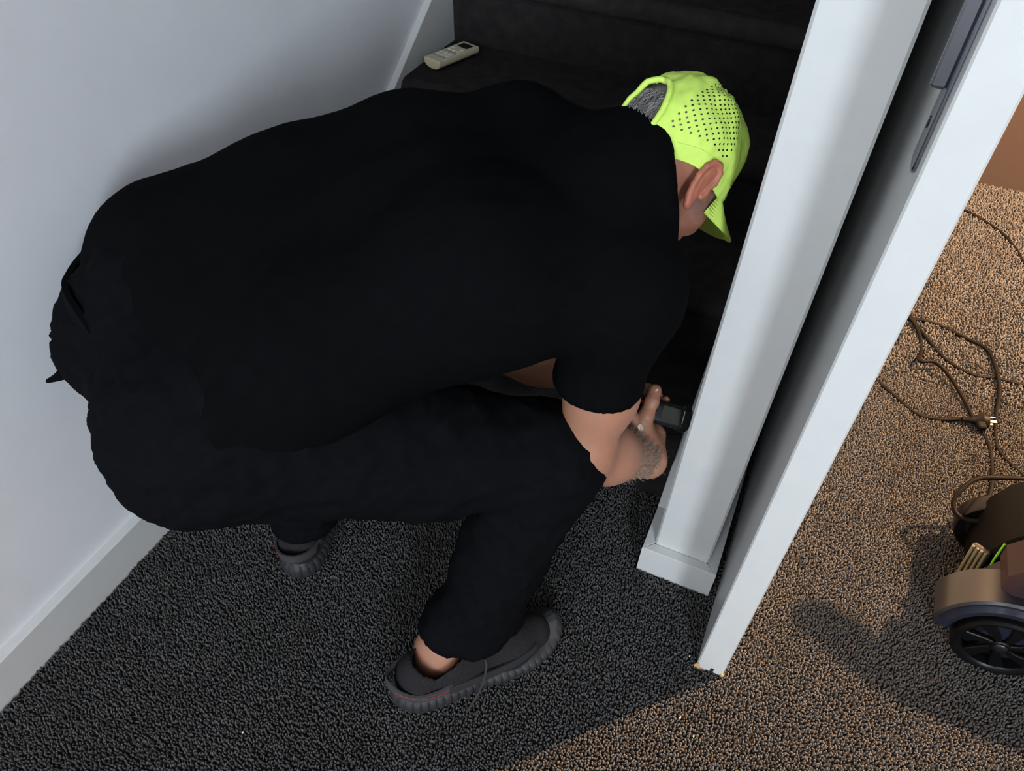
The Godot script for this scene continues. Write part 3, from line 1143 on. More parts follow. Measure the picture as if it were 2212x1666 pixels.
func arch_e(phi: float) -> float:           # top of the rear opening
	var a := (PI - absf(phi)) / 0.40
	if a >= 1.0:
		return -9.0
	return lerpf(-0.36, 0.36, sqrt(1.0 - a * a))


func build_cap(man: Node3D, o: Vector3) -> void:
	var h := head_frame()
	h.origin -= o
	var lime := mat("lime_cloth", Color(0.82, 0.93, 0.45), 0.75, 0.0, 0.3)
	triplanar(lime, noise_tex(0.05, Color(0.92, 0.95, 0.85), Color(1, 1, 1), 256, 4, 21), 6.0)
	lime.backlight_enabled = true
	lime.backlight = Color(0.12, 0.16, 0.05)
	var d := MD.new()
	var np := 106
	var ne := 34
	var id := {}
	var vert := func(a: int, b: int) -> int:
		var key := Vector2i(a % np, b)
		if not id.has(key):
			var phi := wrapf(TAU * key.x / np + 0.0001, -PI, PI)
			id[key] = d.add(h * cap_pt(phi, lerpf(rim_e(phi), PI / 2, float(b) / ne)))
		return id[key]
	for a in np:
		for b in ne:
			var phi := wrapf(TAU * (a + 0.5) / np, -PI, PI)
			var f := (b + 0.5) / ne
			var e := lerpf(rim_e(phi), PI / 2, f)
			if e < arch_e(phi) and e > -0.40:
				continue
			if b == ne - 1:
				d.tri(vert.call(a, b), vert.call(a + 1, b), vert.call(0, ne))
				continue
			var q: Array = [vert.call(a, b), vert.call(a + 1, b), vert.call(a + 1, b + 1), vert.call(a, b + 1)]
			var ab := absf(phi)
			var zone := (ab < 0.86 and ab > 0.06 or ab > 1.5 and ab < 2.62) and f > 0.17 and f < 0.80 and e > arch_e(phi) + 0.25
			var width := d.v[q[0]].distance_to(d.v[q[1]])
			if zone and (a + b) % 2 == 0 and width > 0.0024 and not (ab > 1.5 and ab < 1.6 + (f - 0.2) * 0.1):
				# a punched hole: the quad minus an octagon
				var p0 := d.v[q[0]]; var p1 := d.v[q[1]]; var p2 := d.v[q[2]]; var p3 := d.v[q[3]]
				var hx := clampf(0.0017 / width, 0.1, 0.42)
				var hy := clampf(0.0017 / p0.distance_to(p3), 0.1, 0.42)
				var ring := PackedInt32Array()
				for s in 8:
					var t := TAU * (s + 0.5) / 8 - PI * 0.75 - PI / 8
					var u := 0.5 + cos(t) * hx
					var v := 0.5 + sin(t) * hy
					ring.append(d.add(p0.lerp(p1, u).lerp(p3.lerp(p2, u), v)))
				for s in 4:
					var c0: int = q[s]
					var c1: int = q[(s + 1) % 4]
					d.tri(c0, ring[s * 2 + 1], ring[s * 2])
					d.tri(c0, c1, ring[s * 2 + 1])
					d.tri(c1, ring[(s * 2 + 2) % 8], ring[s * 2 + 1])
			else:
				d.quad(q[0], q[1], q[2], q[3])
	var cap := obj("cap", d, lime, man, 180.0)
	cap.set_meta("label", "bright lime cap with punched holes")
	# brim
	var rows := []
	for side in 2:
		for b in 9:
			var f := float(b) / 8 if side == 0 else 1.0 - float(b) / 8
			var row := PackedVector3Array()
			for a in 25:
				var s := float(a) / 12 - 1.0
				var phi := s * 1.12
				var base := cap_pt(phi, rim_e(phi) + 0.03)
				var out := Vector3(sin(phi) * 0.25, 0, -cos(phi)).normalized()
				var l := 0.082 * pow(maxf(1.0 - pow(absf(s), 2.6), 0.0), 0.6)
				var p := base + out * l * f + Vector3(0, -0.010 * f - 0.022 * s * s * f, 0)
				row.append(h * (p + Vector3(0, 0.0016 if side == 0 else -0.0016, 0)))
			rows.append(row)
	rows.append(rows[0])
	var br := MD.new()
	br.grid(rows, false, false)
	obj("brim", br, lime, cap, 50.0)
	# sweatband fold along the lower edge, from strap round the ear
	var band := MD.new()
	rows = []
	for a in 97:
		var phi := wrapf(TAU * a / 96 + 0.0001, -PI, PI)
		var row := PackedVector3Array()
		for q in [[0.0, 0.0016], [0.12, 0.0030], [0.23, 0.0016], [0.23, -0.001], [0.0, -0.001]]:
			row.append(h * cap_pt(phi, rim_e(phi) - 0.03 + q[0] * (1.0 if absf(phi) > 1.0 else 0.7), q[1]))
		rows.append(row)
	band.grid(rows, true, false)
	obj("band", band, lime, cap, 40.0)
	# rolled edge of the rear opening
	var arch := []
	for k in 21:
		var a := lerpf(-0.40, 0.40, k / 20.0)
		var phi := PI - absf(a) if a < 0 else -(PI - a)
		arch.append(h * cap_pt(phi, maxf(arch_e(phi), -0.36), 0.004))
	obj("opening_hem", tube(PackedVector3Array(arch), 0.0042, 0.0042, 8), lime, cap, 60.0)
	obj("button", prism(circle(0.0075, 16), 0.006, Transform3D(h.basis * Basis(Vector3.RIGHT, Vector3.FORWARD, Vector3.UP), h * (cap_pt(0, PI / 2) - Vector3(0, 0.002, 0))), 0.003), lime, cap, 60.0)
	# grey hair under the cap and at the nape
	var hd := head_frame()
	var hr := MD.new()
	var hb := [B(hd * Vector3(0, 0.042, 0.026), hd * Vector3(0, 0.045, -0.02), 0.079, 0.077), B(hd * Vector3(0, 0.015, 0.05), hd * Vector3(0, 0.02, 0.05), 0.042, 0.043)]
	net(hr, [{"b": hb, "k": 0.02, "cut": [[hd * Vector3(0, 0.012, 0.03), hd.basis * Vector3(0, -1, -0.35)]]}], 0.005, 0.004, null, hair_col)
	for k in 260:
		var phi := PI + rng.randf_range(-0.3, 0.3)
		var e := rng.randf_range(-0.2, 0.2)
		var p := Vector3(0.079 * cos(e) * sin(phi), 0.042 + 0.079 * sin(e), 0.024 - 0.081 * cos(e) * cos(phi))
		var n := (p - Vector3(0, 0.042, 0.024)).normalized()
		var fl := (Vector3(rng.randf_range(-0.4, 0.8), -1, rng.randf_range(-0.3, 0.3)) * 0.009)
		var tb := tube(PackedVector3Array([hd * (p + n * 0.0022), hd * (p + n * 0.005 + fl), hd * (p + n * 0.002 + fl * 2.0)]), 0.0006, 0.0003, 3)
		var gc := rng.randf_range(0.1, 0.36)
		hr.append(tb)
		for q in tb.v.size():
			hr.c.append(Color(gc, gc * 0.96, gc * 0.9))
	var hm := mat("grey_hair", Color(1, 1, 1), 0.6)
	hm.vertex_color_use_as_albedo = true
	var ho := obj("hair", shift(hr, o), hm, man, 180.0, false)
	ho.set_meta("label", "short grey hair")


func hair_col(p: Vector3) -> Color:
	var q := head_frame().affine_inverse() * p
	var n := fn.get_noise_3d(q.x * 220.0, q.y * 60.0, q.z * 90.0) * 0.5 + 0.5
	return Color(0.07, 0.065, 0.06).lerp(Color(0.2, 0.19, 0.18), n)


# ---------------------------------------------------------------- shoes
func shoe_half(f: float) -> float:
	# half width of the sole along its length, f from heel 0 to toe 1
	var pts := [[0.0, 0.0], [0.03, 0.022], [0.1, 0.036], [0.2, 0.041], [0.42, 0.040], [0.62, 0.048], [0.75, 0.050], [0.87, 0.043], [0.95, 0.029], [0.985, 0.016], [1.0, 0.0]]
	for k in pts.size() - 1:
		if f <= pts[k + 1][0]:
			return lerpf(pts[k][1], pts[k + 1][1], smoothstep(0.0, 1.0, (f - pts[k][0]) / (pts[k + 1][0] - pts[k][0])) if k > 2 and k < 7 else (f - pts[k][0]) / (pts[k + 1][0] - pts[k][0]))
	return 0.0


func shoe(man: Node3D, o: Vector3, heel: Vector3, dir: Vector2, side: float) -> void:
	# local frame: x = outward side of the foot, y up, z = -along
	var along := Vector3(dir.x, 0, dir.y).normalized()
	var right := along.cross(Vector3.UP)
	var fr := Transform3D(Basis(right, Vector3.UP, -along), heel - o + Vector3(0, 0.004, 0))
	var L := 0.325
	# outline, dense enough for the ribs
	var outl := PackedVector2Array()
	for k in 41:
		var f := 0.5 - 0.5 * cos(PI * k / 40.0)
		outl.append(Vector2(shoe_half(f) + 0.004 * sin(f * PI), f * L))
	for k in range(39, 0, -1):
		var f := 0.5 - 0.5 * cos(PI * k / 40.0)
		outl.append(Vector2(-shoe_half(f) + 0.006 * sin(f * PI) * 0.5, f * L))
	# resample by arc length
	var total := 0.0
	for k in outl.size():
		total += outl[k].distance_to(outl[(k + 1) % outl.size()])
	var n := 324
	var ring := PackedVector2Array()
	var acc := 0.0
	var seg := 0
	var left := outl[0].distance_to(outl[1])
	for k in n:
		var want := total * k / n
		while acc + left < want and seg < outl.size() - 1:
			acc += left
			seg += 1
			left = outl[seg].distance_to(outl[(seg + 1) % outl.size()])
		ring.append(outl[seg].lerp(outl[(seg + 1) % outl.size()], clampf((want - acc) / maxf(left, 1e-6), 0, 1)))
	var sole := MD.new()
	var rows := []
	for lv in 9:
		var t := lv / 8.0
		var row := PackedVector3Array()
		for k in n:
			var p := ring[k]
			var nx := ring[(k + 2) % n] - ring[(k + n - 2) % n]
			var nr := Vector2(nx.y, -nx.x).normalized()
			var f := p.y / L
			var hgt := lerpf(0.050, 0.034, smoothstep(0.1, 0.75, f)) + 0.012 * smoothstep(0.9, 1.0, f)
			var lift := 0.016 * pow(maxf(f - 0.82, 0.0) / 0.18, 2.0) + 0.006 * pow(maxf(0.12 - f, 0.0) / 0.12, 2.0)
			var bulge := sin(PI * clampf(t * 0.9 + 0.08, 0, 1)) * 0.008 - 0.004 - 0.004 * pow(absf(t - 0.5) * 2.0, 4.0)
			var ph := float(k) / n * 54.0
			var rib := pow(absf(sin(ph * PI)), 0.35) * 0.0030 * smoothstep(0.0, 0.12, t) * (1.0 - smoothstep(0.78, 0.9, t))
			p += nr * (bulge + rib)
			row.append(fr * Vector3(p.x * side, lift + hgt * t, -p.y))
		rows.append(row)
	sole.grid(rows)
	var rubber := mat("sole_rubber", Color(0.165, 0.165, 0.172), 0.6)
	var knit := mat("shoe_knit", Color(1, 1, 1), 0.95, 0.0, 0.2)
	triplanar(knit, noise_tex(0.12, Color(0.11, 0.106, 0.11), Color(0.21, 0.2, 0.205), 256, 3, 31), 8.0, noise_tex(0.2, Color.BLACK, Color.WHITE, 256, 2, 32), 0.08)
	var up := MD.new()
	var P := func(x: float, y: float, z: float) -> Vector3: return Vector3(x * side, y, -z)
	var b := [B(P.call(0.002, 0.056, 0.045), P.call(0.002, 0.055, 0.12), 0.038, 0.038), B(P.call(0.002, 0.055, 0.12), P.call(0.004, 0.048, 0.215), 0.038, 0.043), B(P.call(0.005, 0.046, 0.215), P.call(0.004, 0.043, 0.268), 0.043, 0.034),
		B(P.call(0.002, 0.086, 0.05), P.call(0.001, 0.088, 0.10), 0.034, 0.036), B(P.call(0.001, 0.088, 0.105), P.call(0.002, 0.07, 0.175), 0.034, 0.03)]
	var hole := [B(P.call(0.0, 0.2, 0.085), P.call(0.0, 0.072, 0.072), 0.044, 0.032), B(P.call(0.0, 0.15, 0.105), P.call(0.0, 0.105, 0.105), 0.034, 0.028)]
	net(up, [{"b": b, "k": 0.03, "cut": [[Vector3(0, 0.03, 0), Vector3.DOWN]]}, {"b": hole, "k": 0.02, "neg": true}], 0.0042, 0.01)
	var u := MD.new()
	u.append(up, fr)
	var so := obj("shoe", u, knit, man, 180.0, false)
	so.set_meta("label", "dark grey knit trainer with a ribbed sole")
	obj("sole", sole, rubber, so, 40.0)
	# darker stripe along the outer side
	var pts := PackedVector3Array()
	var sd := PackedVector3Array()
	for k in 15:
		var f := k / 14.0
		var z := lerpf(0.085, 0.255, f)
		var x := 0.0485 + 0.0035 * sin(f * PI) + 0.002 * f - 0.006 * maxf(f - 0.75, 0.0) * 4.0
		pts.append(fr * P.call(x - (0.003 if k == 14 else 0.0), 0.066 - 0.004 * f, z))
		sd.append(fr.basis * Vector3(-0.004 * side, 0.017 - 0.004 * f, 0.0))
	obj("stripe", strip(pts, sd, 0.004), mat("shoe_stripe", Color(0.12, 0.125, 0.135), 0.8), so, 50.0)
	# pull tab looped round the heel, red stitch on it
	var loop := []
	for q in [[0.0455, 0.068, 0.092], [0.047, 0.070, 0.06], [0.040, 0.072, 0.028], [0.022, 0.082, 0.004], [0.0, 0.092, -0.008], [-0.02, 0.084, 0.003], [-0.034, 0.074, 0.03], [-0.038, 0.07, 0.06]]:
		loop.append(fr * P.call(q[0], q[1], q[2]))
	var lp := curve(loop, 6)
	sd = PackedVector3Array()
	for k in lp.size():
		sd.append(Vector3(0, 0.021, 0))
	var tab := obj("pull_tab", strip(lp, sd, 0.0035), mat("pull_tab", Color(0.23, 0.22, 0.23), 0.9), so, 50.0)
	var st := PackedVector3Array()
	for k in range(2, 20):
		var nrm: Vector3 = (lp[k] - fr * Vector3(0, 0.07, -0.06))
		nrm.y = 0
		st.append(lp[k] + nrm.normalized() * 0.0026 + Vector3(0, 0.002 - 0.003 * sin(k * 0.35), 0))
	obj("stitch", tube(st, 0.0008, 0.0008, 6), mat("red_thread", Color(0.55, 0.2, 0.18), 0.8), tab, 60.0)
	# laces across the tongue, one end hanging to the carpet
	var lace := mat("lace", Color(0.2, 0.185, 0.18), 0.9)
	for k in 5:
		var z := 0.135 + 0.022 * k
		var y := 0.104 - 0.008 * k
		obj("lace", tube(curve([fr * P.call(-0.03, y - 0.015, z), fr * P.call(-0.014, y + 0.0, z + 0.004), fr * P.call(0.0, y + 0.002, z + 0.006), fr * P.call(0.016, y, z + 0.004), fr * P.call(0.033, y - 0.017, z)], 4), 0.0026, 0.0026, 6), lace, so, 60.0)
	if side > 0:
		obj("lace", tube(curve([fr * P.call(0.01, 0.1, 0.16), fr * P.call(0.045, 0.085, 0.155), fr * P.call(0.062, 0.045, 0.135), fr * P.call(0.072, 0.006, 0.105)], 6), 0.0022, 0.0022, 6), lace, so, 60.0)


# ---------------------------------------------------------------- held torch and remote control
func build_device() -> void:
	var tl := TL
	var tr := Vector3(-0.058, 0.3675, -0.9805)
	var ax := (tr - tl).normalized()
	var cam_dir := Vector3(0.09, 0.72, 0.69)
	var fr := (cam_dir - ax * cam_dir.dot(ax)).normalized()
	var up := fr.cross(ax).normalized()
	if up.y < 0.0:
		up = -up
	var len := tl.distance_to(tr)
	var t := thing("torch", "small black handheld torch with olive label, gripped beside the wall end", "torch", tl)
	var f := Transform3D(Basis(fr, up, ax), Vector3.ZERO)
	var black := mat("black_plastic", Color(0.07, 0.072, 0.078), 0.42)
	var shiny := mat("black_gloss", Color(0.05, 0.05, 0.055), 0.12)
	var chrome := mat("chrome", Color(0.8, 0.8, 0.82), 0.15, 1.0)
	obj("body", prism(rrect(0.032, 0.042, 0.011), len * 0.62, f.translated_local(Vector3(0, 0, len * 0.24)), 0.002), black, t)
	var cap := obj("end_cap", prism(rrect(0.037, 0.048, 0.013), len * 0.2, f.translated_local(Vector3(0, 0, len * 0.8)), 0.005), black, t)
	cap.set_meta("label", "wider rounded end cap")
	var headp := obj("lens_head", prism(rrect(0.034, 0.040, 0.014), len * 0.25, f.translated_local(Vector3.ZERO), 0.004), shiny, t)
	headp.set_meta("label", "glossy black lens head")
	obj("reflector", prism(rrect(0.011, 0.014, 0.004), 0.003, f.translated_local(Vector3(0.0155, 0.006, 0.012)) * Transform3D(Basis(Vector3.BACK, Vector3.UP, Vector3.RIGHT), Vector3.ZERO), 0.001), chrome, headp)
	obj("red_lens", prism(circle(0.0028, 12), 0.004, f.translated_local(Vector3(0.0155, 0.010, 0.006)) * Transform3D(Basis(Vector3.BACK, Vector3.UP, Vector3.RIGHT), Vector3.ZERO), 0.0008), mat("red_lens", Color(0.7, 0.12, 0.14), 0.2), headp)
	var turn := Transform3D(Basis(Vector3.BACK, Vector3.UP, Vector3.RIGHT), Vector3.ZERO)
	var lab := obj("label_strip", prism(rrect(len * 0.34, 0.024, 0.002), 0.0008, f.translated_local(Vector3(0.0158, 0.002, len * 0.62)) * turn), mat("olive_print", Color(0.13, 0.14, 0.085), 0.6), t)
	lab.set_meta("label", "olive printed label")
	obj("mark", prism(rrect(0.0016, 0.022, 0.0006), 0.0009, f.translated_local(Vector3(0.0184, 0.002, len * 0.832)) * turn), mat("pale_print", Color(0.6, 0.6, 0.58), 0.6), cap)


func build_remote() -> void:
	var a := Vector3(-0.936, 0.569, -1.672)
	var b := Vector3(-0.894, 0.569, -1.812)
	var along := (b - a).normalized()
	var r := along.cross(Vector3.UP)
	var t := thing("remote_control", "cream remote control with small dark screen lying on a carpeted stair", "remote", a)
	var f := Transform3D(Basis(r, Vector3.UP, along), Vector3.ZERO)
	var cream := mat("cream_plastic", Color(0.80, 0.76, 0.64), 0.4)
	# flat top, rounded belly
	var w := 0.027
	var o := PackedVector2Array()
	o.append(Vector2(w, 0.022))
	o.append(Vector2(w - 0.0015, 0.0238))
	o.append(Vector2(-w + 0.0015, 0.0238))
	o.append(Vector2(-w, 0.022))
	for s in 11:
		var an := PI + PI * s / 10.0
		o.append(Vector2(cos(an) * w, 0.013 + sin(an) * 0.013))
	obj("body", prism(o, 0.146, f, 0.0022), cream, t, 40.0)
	var top := f * Transform3D(Basis(Vector3.RIGHT, Vector3.BACK, Vector3.UP), Vector3(0, 0.0238, 0))
	var bez := obj("screen", prism(rrect(0.034, 0.026, 0.003), 0.0006, top.translated_local(Vector3(0, 0.122, 0)), 0.0002), mat("screen_dark", Color(0.09, 0.1, 0.13), 0.15), t)
	bez.set_meta("label", "small dark display")
	var grey := mat("button_grey", Color(0.62, 0.61, 0.58), 0.5)
	var white := mat("button_pale", Color(0.86, 0.85, 0.8), 0.5)
	for row in 6:
		for c in 3:
			if row == 5 and c == 1:
				continue
			obj("button", prism(rrect(0.0105, 0.0075, 0.002, 3), 0.002, top.translated_local(Vector3((c - 1) * 0.0145, 0.026 + row * 0.0135, 0)), 0.0006), grey if row in [0, 3] else white, t)


# ---------------------------------------------------------------- vacuum cleaner
func lathe(prof: Array, seg := 48) -> MD:
	var d := MD.new()
	var rows := []
	for q in prof:
		var r := PackedVector3Array()
		for s in seg:
			r.append(Vector3(cos(TAU * s / seg) * q[0], sin(TAU * s / seg) * q[0], q[1]))
		rows.append(r)
	rows.append(rows[0])
	d.grid(rows, true, false)
	return d


func arc(c: Vector2, r0: float, r1: float, a0: float, a1: float, n := 28) -> PackedVector2Array:
	var o := PackedVector2Array()
	for k in n + 1:
		var a := deg_to_rad(lerpf(a0, a1, float(k) / n))
		o.append(c + Vector2(cos(a), sin(a)) * r1)
	for k in n + 1:
		var a := deg_to_rad(lerpf(a1, a0, float(k) / n))
		o.append(c + Vector2(cos(a), sin(a)) * r0)
	return o


func build_vacuum() -> void:
	var at := Vector3(0.583, 0, -0.966)
	var v := thing("vacuum_cleaner", "grey and black barrel vacuum cleaner with spoked wheel on the lamplit carpet", "vacuum cleaner", at)
	var black := mat("vac_black", Color(0.045, 0.045, 0.05), 0.45, 0.0, 0.16)
	var tyre := mat("vac_tyre", Color(0.05, 0.05, 0.055), 0.32, 0.0, 0.3)
	var grey := mat("vac_grey", Color(0.12, 0.13, 0.17), 0.26, 0.0, 0.2)
	grey.clearcoat_enabled = true
	grey.clearcoat = 0.15
	grey.clearcoat_roughness = 0.08
	var dark := mat("vac_band", Color(0.1, 0.105, 0.13), 0.3)
	var bin := mat("vac_bin", Color(0.2, 0.155, 0.16), 0.35, 0.0, 0.2)
	var wc := Vector3(0, 0.081, 0)
	for k in 2:
		var z := 0.0 if k == 0 else -0.30
		var fz := 1.0 if k == 0 else -1.0
		var wb := MD.new()
		wb.append(lathe([[0.062, 0.0], [0.066, 0.004], [0.073, 0.006], [0.079, 0.003], [0.081, -0.004], [0.081, -0.028], [0.077, -0.033], [0.062, -0.03]]), Transform3D(Basis(Vector3.RIGHT, Vector3.UP, Vector3.BACK * fz), wc + Vector3(0, 0, z)))
		var wh := obj("wheel", wb, tyre, v, 40.0)
		wh.set_meta("label", "black spoked wheel")
		obj("wheel_back", prism(circle(0.063, 40), 0.004, Transform3D(Basis(), wc + Vector3(0, 0, z - (0.026 if k == 0 else -0.022)))), mat("vac_wheel_back", Color(0.012, 0.012, 0.014), 0.6), wh)
		if k == 1:
			continue
		for s in 7:
			var a := TAU * (s + 0.3) / 7
			var o := PackedVector2Array()
			for q in [[0.012, -0.42], [0.03, -0.24], [0.0635, -0.21], [0.0645, 0.0], [0.0635, 0.21], [0.03, 0.24], [0.012, 0.42]]:
				o.append(Vector2(cos(a + q[1] + q[0] * 4.0), sin(a + q[1] + q[0] * 4.0)) * q[0])
			obj("spoke", prism(o, 0.008, Transform3D(Basis(), wc + Vector3(0, 0, -0.009)), 0.0016), tyre, wh, 40.0)
		obj("hub", prism(circle(0.0165, 28), 0.006, Transform3D(Basis(), wc + Vector3(0, 0, -0.004)), 0.002), tyre, wh, 40.0)
		obj("hub_cap", lathe([[0.0, 0.004], [0.006, 0.0038], [0.0105, 0.0025], [0.0115, 0.0], [0.0, 0.0]], 28), dark, wh, 60.0)
		(wh.get_child(wh.get_child_count() - 1) as Node3D).position = wc + Vector3(0, 0, 0.001)
	var c2 := Vector2(0, 0.081)
	obj("chassis", prism(PackedVector2Array([Vector2(0.02, 0.035), Vector2(0.36, 0.035), Vector2(0.38, 0.06), Vector2(0.38, 0.12), Vector2(-0.02, 0.12), Vector2(-0.03, 0.07)]), 0.22, Transform3D(Basis(), Vector3(0, 0, -0.265)), 0.01), black, v)
	var sh := obj("shell", prism(PackedVector2Array([Vector2(-0.05, 0.078), Vector2(-0.056, 0.112), Vector2(-0.053, 0.14), Vector2(-0.04, 0.17), Vector2(-0.018, 0.19), Vector2(0.02, 0.206), Vector2(0.12, 0.222), Vector2(0.36, 0.222), Vector2(0.385, 0.18), Vector2(0.385, 0.09)]), 0.127, Transform3D(Basis(), Vector3(0, 0, -0.134)), 0.016), grey, v, 30.0)
	sh.set_meta("label", "glossy grey outer shell")
	obj("fender", prism(arc(c2, 0.0835, 0.112, 12, 184), 0.085, Transform3D(Basis(), Vector3(0, 0, -0.083)), 0.010), grey, sh, 40.0)
	obj("trim_band", prism(arc(c2, 0.108, 0.121, 8, 172), 0.08, Transform3D(Basis(), Vector3(0, 0, -0.084)), 0.004), dark, sh, 40.0)
	var db := obj("dust_bin", prism(PackedVector2Array([Vector2(-0.048, 0.2), Vector2(-0.052, 0.235), Vector2(-0.03, 0.272), Vector2(0.0, 0.292), Vector2(0.3, 0.292), Vector2(0.32, 0.25), Vector2(0.32, 0.19), Vector2(0.0, 0.175)]), 0.10, Transform3D(Basis(), Vector3(0.0, -0.01, -0.125)), 0.014), bin, v, 30.0)
	db.set_meta("label", "brownish clear dust bin")
	obj("motor_housing", prism(PackedVector2Array([Vector2(-0.046, 0.04), Vector2(-0.052, 0.1), Vector2(-0.05, 0.16), Vector2(-0.035, 0.205), Vector2(0.005, 0.265), Vector2(0.04, 0.285), Vector2(0.3, 0.29), Vector2(0.34, 0.25), Vector2(0.34, 0.05)]), 0.16, Transform3D(Basis(), Vector3(0, 0, -0.295)), 0.012), black, v, 30.0)
	# air vent of pale slats and a green accent line on the near end
	var vf := Transform3D(Basis(Vector3(0.78, 0, 0.62), Vector3(0, 0.95, -0.3).normalized(), Vector3.ZERO), Vector3(-0.062, 0.115, -0.138))
	vf.basis.z = vf.basis.x.cross(vf.basis.y).normalized()
	vf.basis.x = vf.basis.y.cross(vf.basis.z).normalized()
	var ve := obj("air_vent", box(Vector3(0.034, 0.085, 0.012), vf, 0.003), mat("vent_dark", Color(0.2, 0.19, 0.17), 0.5), v)
	for k in 4:
		obj("slat", box(Vector3(0.0058, 0.08, 0.005), vf.translated_local(Vector3((k - 1.5) * 0.0082, 0, 0.0075)), 0.0015), mat("vent_pale", Color(0.4, 0.38, 0.3), 0.5), ve)
	obj("accent_line", tube(curve([Vector3(-0.046, 0.205, -0.13), Vector3(-0.045, 0.17, -0.127), Vector3(-0.043, 0.14, -0.124), Vector3(-0.042, 0.105, -0.12)], 6), 0.0022, 0.0022, 8), mat("green_accent", Color(0.42, 0.72, 0.12), 0.4), v, 60.0)
	# hose and handle rising out of the top, beyond the frame; their shade falls on the carpet
	obj("hose", tube(curve([Vector3(0.17, 0.3, -0.17), Vector3(0.155, 0.40, -0.185), Vector3(0.15, 0.49, -0.215), Vector3(0.15, 0.58, -0.265), Vector3(0.15, 0.68, -0.35), Vector3(0.15, 0.78, -0.43)], 8), 0.034, 0.028, 20), black, v, 60.0)
	obj("handle", box(Vector3(0.05, 0.11, 0.10), Transform3D(Basis(Vector3.RIGHT, 0.4), Vector3(0.15, 0.52, -0.30)), 0.015), grey, v)
	obj("hose_socket", box(Vector3(0.09, 0.16, 0.10), Transform3D(Basis(Vector3.RIGHT, -0.2), Vector3(0.155, 0.40, -0.215)), 0.02), black, v)


